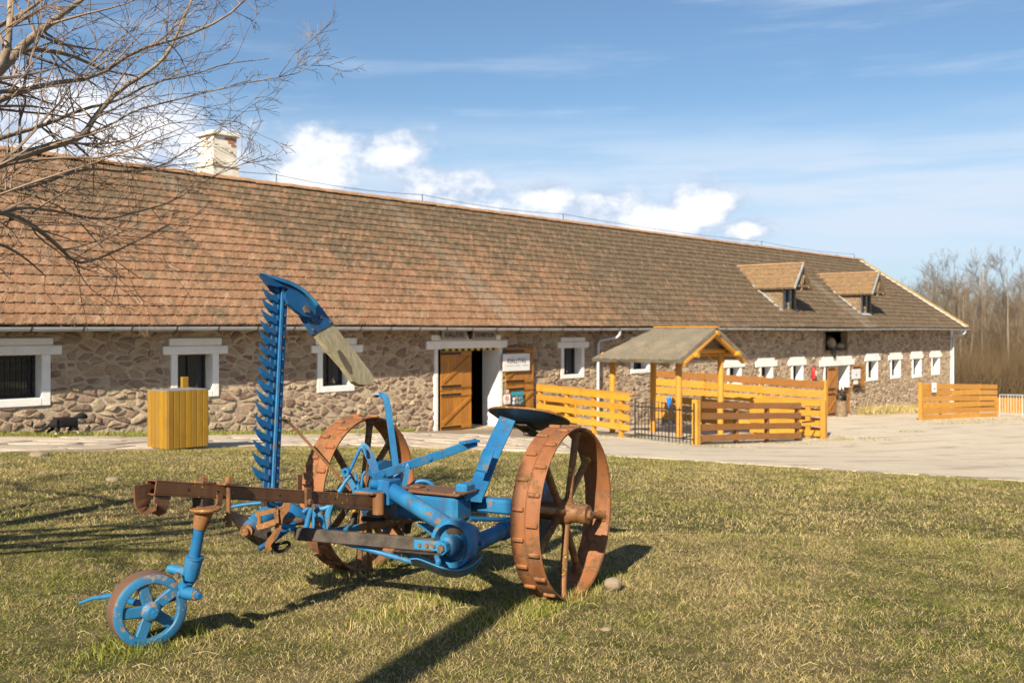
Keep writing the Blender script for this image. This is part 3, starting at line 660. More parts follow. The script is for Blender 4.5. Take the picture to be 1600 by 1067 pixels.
# ---- door leaves
def leaf(parent, s0, s1, w, z0, z1, split=0.5, flip=False, mat='door_wood', thick=.045):
    """planked stable-door leaf on the plane w, facing the yard, in two halves with a brace each"""
    root = bpy.data.objects.new('door_leaf', None); COL.objects.link(root); root.parent = parent; root.location = B((s0 + s1) / 2, w, z0) - origin_of(parent); root.empty_display_size = .1
    zm = z0 + (z1 - z0) * split; n = max(4, int((s1 - s0) / 0.11))
    for (a, b_) in ((z0, zm - .006), (zm + .006, z1)):
        for k in range(n):
            e, f = s0 + (s1 - s0) * k / n, s0 + (s1 - s0) * (k + 1) / n
            pbox(e + .0025, f - .0025, w + random.uniform(-.002, .002), w + thick * .6, a, b_, .004).build('plank', M[mat], root)
        h = b_ - a
        for zz in (a + .07 * h + .03, b_ - .07 * h - .03): pbox(s0 + .02, s1 - .02, w - .024, w - .003, zz - .05, zz + .05, .005).build('ledge', M[mat], root)
        p0, p1 = (s0 + .06, s1 - .06) if not flip else (s1 - .06, s0 + .06)
        MB().beam(B(p0, w - .0135, a + .10 * h + .10), B(p1, w - .0135, b_ - .10 * h - .10), .021, .10, ref=UD, bev=.004).build('brace', M[mat], root)
        for zz in (a + .07 * h + .03, b_ - .07 * h - .03):
            x0_, x1_ = (s0 - .02, s0 + (s1 - s0) * .62) if not flip else (s0 + (s1 - s0) * .38, s1 + .02)
            MB().obox(B((x0_ + x1_) / 2, w - .029, zz), UD * (x1_ - x0_) / 2, VD * .004, Vector((0, 0, .026))).build('hinge', M['iron'], root)
    return root
o_, r_ = DOORS[0]; D1 = o_
dz0 = o_['zb'] + .03
leaf(r_, ws(687.5), ws(735.5), DW - .03, dz0, o_['zt'] - .01)
leaf(r_, ws(785), ws(829), DW - .12, dz0 + .05, o_['zt'] + .02, flip=False)
# striped warning strip under the lintel
a, c_ = ws(688), ws(775); n = 18
for k in range(n): pbox(a + (c_ - a) * k / n, a + (c_ - a) * (k + 1) / n, DW - .064, DW - .0615, o_['zt'] - .045, o_['zt'] + .018, 0).build('warning_stripe', M['sign_yellow'] if k % 2 else M['iron'], r_)
o_, r_ = DOORS[1]; D2 = o_
leaf(r_, ws(1292.5), ws(1309), DW - .02, o_['zb'] + .03, o_['zt'] - .01, split=.5)
lh = MB(); sx, zz0 = ws(1326), o_['zb'] + .03
leaf(r_, ws(1316), ws(1326), DW - .05, zz0, zz0 + 1.12, split=.99)
leaf(r_, ws(1328.5), ws(1347), DW - .12, zz0 + 1.16, o_['zt'] - .02, split=.02)

# ------------------------------------------------------------------ roof
roof_root = bpy.data.objects.new('roof', None); COL.objects.link(roof_root); roof_root.parent = barn; roof_root.location = B(20, WR, RIDGE_Z) - barn.location
def RP(s, q, h=0.0):                              # q up the slope from the eave, h above the sheathing
    return B(s, WE + q * math.cos(PITCH) - h * math.sin(PITCH), EAVE_Z + q * math.sin(PITCH) + h * math.cos(PITCH))
def roof_hit(x, y):                               # photo position -> (s, q) on the front slope
    d = P(x, y, 1.0) - Vector((0, 0, CAMZ)); n = (RP(0, 1) - RP(0, 0)).cross(RP(1, 0) - RP(0, 0)); p0 = RP(0, 0); t = n.dot(p0 - Vector((0, 0, CAMZ))) / n.dot(d)
    p = Vector((0, 0, CAMZ)) + d * t; return p.dot(UD), (p.dot(VD) - WE) / math.cos(PITCH)
b = MB(); t = -.05
eb = WR + HALF
A0, A1, R0, R1 = RP(S0, 0, t), RP(SE, 0, t), B(S0, WR, RIDGE_Z + t * 1.4), B(SR, WR, RIDGE_Z + t * 1.4); C0, C1 = B(S0, eb, EAVE_Z), B(SE, eb, EAVE_Z)
b.add([A0, A1, R1, R0], [(0, 1, 2, 3)]); b.add([C0, C1, R1, R0], [(3, 2, 1, 0)]); b.add([A1, C1, R1], [(0, 1, 2)]); b.add([A0, C0, R0], [(2, 1, 0)])
b.build('sheathing', M['timber_old'], roof_root)
NC = 20; EXPO = SLOPE / NC; TWD = 0.178
DORM = []
def dormer_block(s, q): return any(a < s < c_ and e < q < f for a, c_, e, f in DORM)
def tile_geo(wd, ln, th, bow=0.5):
    """beaver-tail tile lying on the slope: x across, y up the slope from its rounded tail, z out"""
    prof = [(-wd / 2, ln), (-wd / 2, wd * .22)] + [(-wd / 2 * math.cos(math.pi * k / 4), wd * .22 - wd * .22 * math.sin(math.pi * k / 4)) for k in (1, 2, 3)] + [(wd / 2, wd * .22), (wd / 2, ln)]
    top = [(x, y, th) for x, y in prof]; bot = [(x, y, 0) for x, y in prof]; n = len(prof)
    return np.array(top + bot), [tuple(range(n))] + [(i, n + i, n + i + 1, i + 1) for i in range(n - 1)]
def tiles():
    tv, tf = tile_geo(TWD - .004, EXPO + .06, .028); nv = len(tv); tme = None
    ncol = int((SE - S0) / TWD) + 1; allv = []; rv = []; single = []
    Ux = np.array(UD[:]); dq = np.array((RP(0, 1) - RP(0, 0))[:]); nn = np.array((RP(0, 0, 1) - RP(0, 0, 0))[:])
    inst = []
    for layer in (0, 1):
        for r_i in range(NC):
            q0 = r_i * EXPO - .05
            wave = 0.0
            for c_i in range(ncol):
                s = S0 + (c_i + .5 * ((layer + r_i) % 2)) * TWD
                send = SE - (q0 / SLOPE) * (SE - SR) - .05
                if s > send or dormer_block(s, q0 + .15): continue
                lift = .02 + layer * .024; sag = .012 * math.sin(s * .55 + r_i * .1) + .010 * math.sin(s * 1.7 + r_i)
                inst.append((s, q0 + sag + (random.gauss(0, .006)) - layer * .0 + (.016 if layer == 0 else 0), lift, random.gauss(0, .018), random.gauss(0, .012) , layer, random.random()))
    def xf(i):
        s, q, l, yaw, tilt, layer, r_ = i
        cy, sy = math.cos(yaw), math.sin(yaw); x = tv[:, 0] * cy - tv[:, 1] * sy; y = tv[:, 0] * sy + tv[:, 1] * cy
        h = l + tv[:, 2] + (tv[:, 1] * -.10) + .022 + tilt * tv[:, 0] * 1.0 + abs(tilt) * .15
        return s * Ux[None] + x[:, None] * Ux[None] + np.array(RP(0, 0)[:])[None] + (q + y)[:, None] * dq[None] + h[:, None] * nn[None]
    def vis(i):
        p = RP(i[0], i[1]); x = HX + F * p.x / p.y
        return 1 / p.y if (i[5] == 1 and 5 < x < 1590) else 0
    order = sorted(range(len(inst)), key=lambda k: -vis(inst[k])); sg = set(order[:300])
    for k, i in enumerate(inst):
        v = xf(i)
        if k in sg:
            bm_ = MB(); bm_.add([tuple(q) for q in v], tf); bm_.build('tile', M['tile'], roof_root)
        else: allv.append(v); rv.append(np.full(nv, i[6]))
    n = len(allv); fl = []; lc = []
    for f in tf: lc.append(len(f))
    flat1 = np.array([q for f in tf for q in f]); flat = (flat1[None] + (np.arange(n) * nv)[:, None]).ravel()
    o = np_mesh('tile_rest', np.vstack(allv), flat, np.tile(lc, n), M['tile'], roof_root, attr=np.concatenate(rv)); o['kind'] = 'stuff'
# ---- dormers
def dormer(xb, yb, k):
    s, q = roof_hit(xb, yb); wd = 1.22; hw = wd / 2; base = RP(s, q); wf = base.dot(VD); zf = base.z
    DORM.append((s - hw - .02, s + hw + .02, q - .02, q + (1.0 + .1) / math.sin(PITCH)))
    root = bpy.data.objects.new('dormer', None); COL.objects.link(root); root.parent = barn; root.location = base - barn.location
    ze = zf + 1.06; zr = ze + .88; ow = hw + .20; fo = .66                                   # eave, ridge, half roof width, front overhang
    def wroof(z): return WE + (z - EAVE_Z) / math.tan(PITCH)
    for sg in (-1, 1):                                                                        # boarded cheeks
        b = MB(); ss = s + sg * hw; b.prism([B(ss, wf, zf - .05), B(ss, wf, ze), B(ss, wroof(ze), ze)], UD * (-sg * .05)); b.build('cheek', M['timber_old'], root)
        for j in range(5):
            zz = zf + .1 + j * .19; b = MB(); b.beam(B(ss + sg * .008, wf + .02, zz + .085), B(ss + sg * .008, max(wroof(zz + .17) - .03, wf + .05), zz + .085), .014, .172); b.build('cheek_board', M['timber_old'], root)
        b = MB(); b.beam(B(ss + sg * .09, wf - .12, zf - .02), B(ss + sg * .09, wroof(ze) - .09, ze + .05), .20, .03, ref=(RP(0, 0, 1) - RP(0, 0, 0))); b.build('flashing', M['flash'], root)
    MB().obox(B(s, wf + .06, (zf + ze) / 2), UD * (hw - .06), VD * .02, Vector((0, 0, .5))).build('pane', M['glass'], root)
    for ss in (-hw + .05, 0, hw - .05): MB().obox(B(s + ss, wf + .01, (zf + ze) / 2), UD * (.05 if ss else .025), VD * .045, Vector((0, 0, .52)), .006).build('post', M['timber_old'], root)
    for j in range(1, 4): MB().obox(B(s, wf + .02, zf + j * .25), UD * (hw - .1), VD * .02, Vector((0, 0, .012))).build('glazing_bar', M['sash'], root)
    b = MB(); b.add([RP(s - hw - .15, q - .32, .05), RP(s + hw + .15, q - .32, .05), RP(s + hw + .15, q + .04, .05), RP(s - hw - .15, q + .04, .05), RP(s - hw - .15, q - .32, .03), RP(s + hw + .15, q - .32, .03), RP(s + hw + .15, q + .04, .03), RP(s - hw - .15, q + .04, .03)], [(0, 1, 2, 3), (4, 7, 6, 5), (0, 4, 5, 1), (1, 5, 6, 2), (2, 6, 7, 3), (3, 7, 4, 0)]); b.build('apron_flashing', M['flash'], root)
    sl = math.hypot(ow, zr - ze + .2 * (zr - ze) / hw); zlow = ze - .12
    tnv, tnf = tile_geo(.17, .30, .014); nrow = 5
    for sg in (-1, 1):
        b = MB(); b.prism([B(s, wf - fo, zr), B(s + sg * ow, wf - fo, zlow), B(s + sg * ow, wroof(zlow) + .05, zlow), B(s, wroof(zr) + .1, zr)], Vector((0, 0, -.04))); b.build('roof_deck', M['timber_old'], root)
        dn = Vector((0, 0, 1)); slope_d = (B(s, 0, zr) - B(s + sg * ow, 0, zlow)); Ls = slope_d.length; slope_d.normalize(); acr = VD.copy(); nr = acr.cross(slope_d); nr = nr if nr.z > 0 else -nr
        tv_all = []; rr = []; cnt = 0
        for rI in range(nrow):
            qd = rI * Ls / nrow
            zrow = zlow + slope_d.z * (qd + .1); wend = wroof(zrow)
            wI = wf - fo + .09 + (.085 if rI % 2 else 0)
            while wI < wend:
                for_v = [(B(s + sg * ow, wI, zlow) + acr * vx + slope_d * (qd - .03 + vy) + nr * (.02 + vz - vy * .05 + .012)) for vx, vy, vz in tnv]
                f2 = tnf if acr.cross(slope_d).dot(nr) > 0 else [f[::-1] for f in tnf]
                bb = MB(); bb.add(for_v, f2); bb.build('tile', M['dtile'], root); wI += .172
        # white verge board and valley flashing
        MB().beam(B(s + sg * (ow + .02), wf - fo - .012, zlow - .03), B(s, wf - fo - .012, zr + .03), .02, .12, ref=(0, 0, 1), bev=.004).build('verge_board', M['flash'] if sg < 0 else M['timber_old'], root)
        MB().beam(B(s, wroof(zr) - .05, zr + .04), B(s + sg * (ow + .03), wroof(zlow) - .02, zlow + .05), .16, .02, ref=(RP(0, 0, 1) - RP(0, 0, 0))).build('valley_flashing', M['flash'], root)
        MB().beam(B(s + sg * (hw - .02), wf - fo + .02, ze - .06), B(s + sg * (hw - .02), wf + .3, ze - .06), .09, .10, bev=.01).build('eave_beam', M['timber_old'], root)
    wI = wf - fo
    while wI < wroof(zr):
        b = MB(); pr = [(.02 * 0 + .075 * math.cos(a_), .055 * math.sin(a_)) for a_ in np.linspace(0, math.pi, 7)]
        vs = [B(s + x, wI + (0 if j == 0 else .31), zr + .005 + y + (.012 if j == 0 else 0)) for j in (0, 1) for x, y in pr]; b.add(vs, [(i, i + 1, i + 8, i + 7) for i in range(6)] + [tuple(range(7))]); b.build('ridge_tile', M['ridge_tile'], root, 40); wI += .29
    MB().beam(B(s - hw, wf - fo + .1, ze - .02), B(s + hw, wf - fo + .1, ze - .02), .09, .10, bev=.012).build('tie_beam', M['timber_old'], root)
    MB().beam(B(s, wf - fo + .1, ze - .22), B(s, wf - fo + .1, zr - .06), .09, .09, ref=UD, bev=.012).build('king_post', M['timber_old'], root)
    for sg in (-1, 1): MB().beam(B(s + sg * .1, wf - fo + .1, ze + .06), B(s + sg * .27, wf - fo + .1, ze + .42), .06, .07, ref=UD, bev=.008).build('strut', M['timber_old'], root)
M['dtile'] = simple('dormer_tile', (0.24, 0.145, 0.07), (0.13, 0.085, 0.045), 9, 0.9, 0, 0.5, 40)
dormer(1232, 487, 0); dormer(1352, 491.5, 1)
tiles()
# ridge and hip tiles, each one a part
def half_round(a, b_, r=.12, n=8, up=Vector((0, 0, 1)), flare=.018):
    bm_ = MB(); t = (b_ - a).normalized(); x = t.cross(up).normalized(); u = x.cross(t); vs = []
    for j, p in enumerate((a, b_)):
        for rr in (r + (flare if j == 0 else 0), r - .018 + (flare if j == 0 else 0)):
            for k in range(n + 1): an = math.pi * k / n; vs.append(p + x * math.cos(an) * rr + u * (math.sin(an) * rr * .8))
    m_ = n + 1; fs = []
    for k in range(n):
        fs += [(k, k + 1, 2 * m_ + k + 1, 2 * m_ + k), (m_ + k + 1, m_ + k, 3 * m_ + k, 3 * m_ + k + 1), (k + 1, k, m_ + k, m_ + k + 1), (2 * m_ + k, 2 * m_ + k + 1, 3 * m_ + k + 1, 3 * m_ + k)]
    return bm_.add(vs, fs)
s = S0
while s < SR:
    half_round(B(s, WR, RIDGE_Z + .05 + random.gauss(0, .008)), B(s + .41, WR, RIDGE_Z + .05 + random.gauss(0, .008))).build('ridge_tile', M['ridge_tile'], roof_root, 40); s += .385
ha, hb = B(SE + .03, WE - .03, EAVE_Z + .06), B(SR, WR, RIDGE_Z + .07); n = 17
for k in range(n): half_round(ha.lerp(hb, k / n), ha.lerp(hb, (k + 1.07) / n), .13).build('hip_tile', M['hip_tile'], roof_root, 40)
off = -UD * .20 - VD * .0 + Vector((0, 0, -.03))
MB().beam(ha + off + Vector((0, 0, .05)), hb + off * .8 + Vector((0, 0, .05)), .20, .03, ref=(RP(0, 0, 1) - RP(0, 0, 0))).build('mortar_line', M['white'], roof_root)
# gutter with brackets
gr = bpy.data.objects.new('gutter', None); COL.objects.link(gr); gr.parent = barn; gr.location = B(20, WE, EAVE_Z) - barn.location
pr = [(.075 * math.cos(a_), .075 * math.sin(a_)) for a_ in np.linspace(math.pi, 2 * math.pi, 9)]; pr2 = [(.070 * math.cos(a_), .070 * math.sin(a_)) for a_ in np.linspace(2 * math.pi, math.pi, 9)]
b = MB(); gx = []
for s in np.linspace(S0, SE + .1, 90): gx.append((s, -.02 - .012 * math.sin(s * .35) ))
vs = [B(s, WE - .085 + x, EAVE_Z + dz + y) for s, dz in gx for x, y in pr + pr2]; mm = 18; fs = []
for i in range(len(gx) - 1):
    for j in range(mm): fs.append((i * mm + j, (i + 1) * mm + j, (i + 1) * mm + (j + 1) % mm, i * mm + (j + 1) % mm))
b.add(vs, fs); b.add([B(SE + .1, WE - .085 + x, EAVE_Z + gx[-1][1] + y) for x, y in pr], [tuple(range(9))]); b.build('trough', M['zinc'], gr, 50)
s = S0 + .4
while s < SE:
    pq = [B(s, WE - .085 + .079 * math.cos(a_), EAVE_Z - .02 - .012 * math.sin(s * .35) + .079 * math.sin(a_)) for a_ in np.linspace(math.pi * .95, 2 * math.pi, 8)]
    MB().sweep(pq, [(-.003, -.014), (.003, -.014), (.003, .014), (-.003, .014)], ref=UD.cross(VD)).build('bracket', M['sash'], gr); s += .92
def downpipe(px_g, px_w, name='downpipe'):
    sg_, sw_ = wall_at(px_g, HY, OVER + .08)[0], ws(px_w); zz = EAVE_Z - .08; r_ = bpy.data.objects.new(name, None); COL.objects.link(r_); r_.parent = barn; r_.location = B(sw_, DW, zz) - barn.location
    pts = [B(sg_, WE - .085, zz + .02), B(sg_, WE - .085, zz - .14), B(sg_ - .04 * (1 if sg_ > sw_ else -1), WE - .02, zz - .22), B(sw_ + (sg_ - sw_) * .25, DW - .13, zz - .30), B(sw_, DW - .11, zz - .42), B(sw_, DW - .11, zz - .6)]
    MB().tube(pts, .05, 10).build('swan_neck', M['zinc'], r_, 50); MB().tube([B(sw_, DW - .11, zz - .58), B(sw_, DW - .11, zb(sw_) + .05)], .052, 12).build('pipe', M['zinc'], r_, 50)
    for zc in (zz - .75, zz - 1.7): MB().lathe(B(sw_, DW - .11, zc), (0, 0, 1), [(.05, 0), (.06, 0), (.06, .03), (.05, .03)], 12).build('pipe_clip', M['zinc'], r_)
downpipe(968, 930); downpipe(1508, 1486)
# chimney
def chimney():
    Zr = F * WR / (CA * (VPX - 352)); s = (Zr - WR * SA) / CA; w = WR + .35
    r_ = bpy.data.objects.new('chimney', None); COL.objects.link(r_); r_.parent = barn; r_.location = B(s, w, RIDGE_Z) - barn.location
    ztop = CAMZ - (209 - HY) / F * (Zr + .2)
    def bx(hw, z0, z1, mat, nm, dx=0, bev=.012): MB().obox(B(s + dx, w, (z0 + z1) / 2), UD * hw, VD * hw, Vector((0, 0, (z1 - z0) / 2)), bev).build(nm, mat, r_)
    bx(.385, RIDGE_Z - 1.2, RIDGE_Z + .36, M['chimney'], 'base'); bx(.42, RIDGE_Z + .36, RIDGE_Z + .43, M['chimney'], 'band'); bx(.345, RIDGE_Z + .43, ztop - .1, M['chimney'], 'shaft'); bx(.42, ztop - .1, ztop - .04, M['chimney'], 'cornice'); bx(.40, ztop - .04, ztop, M['chimney'], 'crown')
    for row in range(3):                           # bare bricks where the plaster has fallen
        z = ztop - .17 - row * .075; a = -.02 + row * .09
        while a < .30:
            l = .2 if a + .2 < .34 else .34 - a
            if random.random() < .92 and l > .06: MB().obox(B(s + a + l / 2, w - .345, z), UD * (l / 2 - .006), VD * .012, Vector((0, 0, .031)), .003).build('brick', M['brick'], r_)
            a += .21
    for row in range(1):
        z = ztop - .17 - row * .075
        for a in (-.2,): MB().obox(B(s - .345, w + a + .1, z), UD * .012, VD * .094, Vector((0, 0, .031)), .003).build('brick', M['brick'], r_)
    rd = empty('lightning_rod', B(s + .3, w - .2, ztop), 'thin lightning rod standing on the white chimney', 'rod')
    MB().tube([B(s + .18, w - .30, ztop - .7), B(s + .18, w - .30, ztop + 1.15)], [.012, .005], 6).build('rod', M['sash'], rd)
    for z in (ztop - .5, ztop - .15): MB().obox(B(s + .18, w - .35, z), UD * .02, VD * .05, Vector((0, 0, .01))).build('clamp', M['sash'], rd)
chimney()
# lightning conductor along the ridge
lc_ = empty('ridge_wire', B(30, WR, RIDGE_Z), 'thin lightning conductor wire on small posts along the barn ridge', 'wire')
def ridge_s(x): Zr = F * WR / (CA * (VPX - x)); return (Zr - WR * SA) / CA
ps = [ridge_s(x) for x in (-150, 90, 432, 660, 880, 1190, 1335)]
for s in ps: MB().cyl(B(s, WR, RIDGE_Z + .12), B(s, WR, RIDGE_Z + .36), .014, 6).build('post', M['sash'], lc_)
pts = []
for a, c_ in zip(ps, ps[1:]):
    for t in np.linspace(0, 1, 10)[:-1]: pts.append(B(a + (c_ - a) * t, WR, RIDGE_Z + .35 - .10 * 4 * t * (1 - t)))
pts.append(B(ps[-1], WR, RIDGE_Z + .35)); MB().tube(pts, .008, 5).build('cable', M['sash'], lc_)
# ------------------------------------------------------------------ timber fences
def board(a, b_, h, t, mat, parent, name='rail', ref=(0, 0, 1), bev=.006):
    return MB().beam(a, b_, t, h, ref=ref, bev=bev).build(name, mat, parent)
Y, R_ = M['yellow_wood'], M['red_wood']
def up(p, h): return Vector((p.x, p.y, p.z + h))
def gpt(p, h=0.0): return Vector((p.x, p.y, gh(p.x, p.y) + h))
# ---- fence beside the door, running out from the wall
fa, fb = P(842, 660, 27.3), P(987, 682, 24.3); fa.z = gh(fa.x, fa.y); fb.z = gh(fb.x, fb.y)
f1 = empty('rail_fence', fa, 'yellow four-rail wooden fence between the barn door and the iron gate', 'fence', 'timber fences of the animal pen')
za, zb_ = P(842, 602, 27.3).z, P(987, 617, 24.3).z; dirf = (fb - fa).normalized(); nrmf = Vector((-dirf.y, dirf.x, 0)); nrmf = nrmf if nrmf.y < 0 else -nrmf
H1 = zb_ - fb.z
for k, t in enumerate((0.02, .33, .62, .90)):
    q = fa.lerp(fb, t); MB().obox(Vector((q.x, q.y, (gh(q.x, q.y) - .1 + za + (zb_ - za) * t - .03) / 2)), dirf * .05, nrmf * .05, Vector((0, 0, (za + (zb_ - za) * t - .03 - gh(q.x, q.y) + .1) / 2)), .006).build('post', Y, f1)
for k in range(4):
    dz = -.07 - k * .245; board(up(Vector((fa.x, fa.y, za)), dz) + nrmf * .075, up(Vector((fb.x, fb.y, zb_)), dz) + nrmf * .075, .15 if k else .16, .035, Y, f1)
board(Vector((fa.x, fa.y, za + .02)), Vector((fb.x, fb.y, zb_ + .02)) + dirf * .1, .03, .2, Y, f1, 'hand_rail')
# ---- front fence of the pen, parallel to the wall
c0 = P(1090, 697, 23.0); c0.z = gh(c0.x, c0.y); c1 = c0 + UD * 5.3; c1.z = gh(c1.x, c1.y)
f2 = empty('rail_fence', c0, 'reddish brown four-rail front fence of the pen with a yellow end post', 'fence', 'timber fences of the animal pen')
MB().obox(up(c0 - UD * .06, .49), UD * .085, VD * .07, Vector((0, 0, .58)), .008).build('post', Y, f2)
for t in (.36, .66, .985):
    q = gpt(c0.lerp(c1, t)); MB().obox(up(q, .45) + VD * .07, UD * .05, VD * .05, Vector((0, 0, .52)), .006).build('post', R_, f2)
for k in range(4):
    dz = .94 - k * .26; a_, b__ = up(gpt(c0 + UD * .04), dz), up(gpt(c1), dz + .03 - .01 * k)
    mid = a_.lerp(b__, .5) + Vector((0, 0, -.012 + .008 * k)); board(a_, mid, .155, .035, R_, f2); board(mid + UD * .004, b__, .155, .035, R_, f2)
MB().tube([up(c0 + UD * .1, .05) - VD * .03, up(gpt(c1), .05) - VD * .03], .012, 6).build('bottom_wire', M['iron'], f2)
# ---- tall side fence of the pen, towards the wall
e0 = c0 + UD * 6.75; e0.z = gh(e0.x, e0.y); e1 = e0 + VD * 5.75; e1.z = gh(e1.x, e1.y)
f3 = empty('board_fence', e0, 'tall yellow board fence of the pen with a darker top board', 'fence', 'timber fences of the animal pen')
zt0, zt1 = P(1289, 594, e0.y).z, P(1045, 576, e1.y).z
for t in (0.0, .34, .68, 1.0):
    q = gpt(e0.lerp(e1, t)); zt = zt0 + (zt1 - zt0) * t; MB().obox(Vector((q.x, q.y, (q.z - .1 + zt) / 2)) + UD * .06, UD * .05, VD * .05, Vector((0, 0, (zt - q.z + .1) / 2)), .006).build('post', Y, f3)
nb = 6
for k in range(nb):
    for j in range(3):
        t0, t1 = j / 3, (j + 1) / 3; zA, zB = zt0 + (zt1 - zt0) * t0, zt0 + (zt1 - zt0) * t1; g0 = gh(e0.x, e0.y) + .08; sp = (zt0 - g0) / nb
        a_ = Vector((e0.lerp(e1, t0).x, e0.lerp(e1, t0).y, zA - sp * (k + .5) - random.uniform(0, .02))); b__ = Vector((e0.lerp(e1, t1).x, e0.lerp(e1, t1).y, zB - sp * (k + .5) - random.uniform(0, .02)))
        board(a_ - UD * .004, b__ - UD * .004 - VD * .004, sp - .05, .03, R_ if k == 0 else Y, f3, 'board')
# ---- lower gate of the pen at its right corner
g3 = empty('pen_gate', e0, 'low yellow board gate at the corner of the pen', 'gate')
ga, gb = e0 - UD * .16 - VD * .05, e0 - UD * .16 + VD * 2.2
for t in (0.0, .2, .97): q = gpt(ga.lerp(gb, t)); MB().obox(up(q, .55), UD * .035, VD * (.07 if t < .5 else .05), Vector((0, 0, .55)), .006).build('stile', Y, g3)
for k in range(4):
    a_, b__ = up(gpt(ga + VD * .08), .16 + k * .28), up(gpt(gb), .16 + k * .28); board(a_ - UD * .05, b__ - UD * .05, .16, .028, Y, g3, 'board')
MB().tube([up(gpt(c1), .52) - VD * .05, up(gpt(c1), .50) + UD * .8 - VD * .02], .022, 6).build('latch_bar', M['iron'], g3)
# ---- wrought iron gate
i0, i1 = fb + dirf * .12, c0 - UD * .16; i0.z = gh(i0.x, i0.y); i1.z = gh(i1.x, i1.y)
ig = empty('iron_gate', i0, 'black wrought iron double gate between two wooden fences', 'gate'); dg = (i1 - i0); L_ = dg.length; dg.normalize(); nbar = 17
for k in range(nbar + 1):
    t = k / nbar; q = gpt(i0.lerp(i1, t)); frame = k in (0, 5, 10, nbar); half = abs(((t * 2) % 1) - .5) * 2
    top = .98 if frame else .86 + .07 * half; MB().cyl(up(q, .04), up(q, top), .019 if frame else .011, 6).build('bar', M['iron'], ig)
for z0_, dz in ((.14, 0), (.80, 0)):
    for (t0, t1) in ((0, .29), (.31, .59), (.61, 1)):
        MB().beam(up(gpt(i0.lerp(i1, t0)), z0_), up(gpt(i0.lerp(i1, t1)), z0_), .014, .03).build('cross_bar', M['iron'], ig)
# blue bag tied to the gate
q = up(gpt(i0.lerp(i1, 10 / nbar)), .96); bb = MB(); vs = []
for j in range(7):
    for i in range(8):
        a_ = 2 * math.pi * i / 8; r_ = .05 * math.sin(math.pi * (j + .4) / 7.2) * random.uniform(.65, 1.2) + .01; vs.append(q + Vector((math.cos(a_) * r_, math.sin(a_) * r_, -.12 + j * .045)))
fs = [(j * 8 + i, j * 8 + (i + 1) % 8, (j + 1) * 8 + (i + 1) % 8, (j + 1) * 8 + i) for j in range(6) for i in range(8)] + [tuple(range(8))[::-1], tuple(range(48, 56))]
M['bluebag'] = simple('blue_plastic', (0.01, 0.12, 0.42), (0.02, 0.19, 0.55), 20, 0.4)
tag(bb.add(vs, fs).build('plastic_bag', M['bluebag']), 'small blue plastic bag tied to the black iron gate', 'bag')

# ------------------------------------------------------------------ thatched shelter
SHZ = 25.0; sA = Vector((4.26, 25.0, 0)); zeav, zrid = P(1065, 568, 25.0).z, P(1120, 519, 26.2).z; SWD, SDP = 3.27, 2.75
sh = empty('shelter', gpt(sA + UD * 1.6 + VD * 1.3), 'small open shelter with grey thatched roof on yellow log posts', 'shelter')
def SP(u, v, z): p = sA + UD * u + VD * v; return Vector((p.x, p.y, z))
m = Mat('thatch'); vv = m.N.new('ShaderNodeCombineXYZ'); sx_ = m.N.new('ShaderNodeSeparateXYZ'); m.L.new(m.pos, sx_.inputs[0])
rr = m.noise(38, 5, 0.7, vec=m.scale(m.pos, (1, 1, .16))); c = m.ramp(rr, [(0.25, (0.06, 0.05, 0.038)), (0.5, (0.19, 0.162, 0.12)), (0.75, (0.33, 0.285, 0.21))]); c = m.mix(m.math('MULTIPLY', m.sstep(m.noise(2, 4), .4, .7), .4), c, (0.34, 0.27, 0.17)); m.bump(rr, 1.0, .03); M['thatch'] = m.fin(c, .95, 0, .1)
rL = 1.85
ins = .57
posts = [(ins, .45), (ins, .45 + 2.1), (ins + 2.12, .45), (ins + 2.12, .45 + 2.2)]
for (u, v) in posts:
    p = SP(u, v, 0); g_ = gh(p.x, p.y); zt = zeav + .22 if v < 1 else zeav + .12; pts = [Vector((p.x + random.gauss(0, .006), p.y, g_ - .1 + (zt - g_ + .1) * k / 6)) for k in range(7)]
    MB().tube(pts, [.085 * random.uniform(.95, 1.05) for _ in pts], 10).build('post', Y, sh, 50)
mid = SWD / 2
for u in (ins, ins + 2.12): MB().tube([SP(u, -.15, zeav + .2), SP(u, 2.9, zeav + .16)], .075, 10).build('eave_pole', Y, sh, 50)
MB().tube([SP(ins - .02, .30, zeav + .30), SP(ins + 2.14, .30, zeav + .30)], .08, 10).build('tie_pole', Y, sh, 50)
for sg in (-1, 1): MB().tube([SP(mid + sg * .02, .02, zrid - .06), SP(mid + sg * (mid - .1), .02, zeav - .02)], .075, 10).build('rafter', Y, sh, 50)
for sg in (-1, 1):
    for vv_ in (.9, 1.8): MB().tube([SP(mid, vv_, zrid - .10), SP(mid + sg * (mid - .2), vv_, zeav)], .045, 8).build('rafter', Y, sh, 50)
MB().tube([SP(mid, -.12, zrid - .02), SP(mid, rL + .1, zrid - .02)], .07, 10).build('ridge_pole', Y, sh, 50)
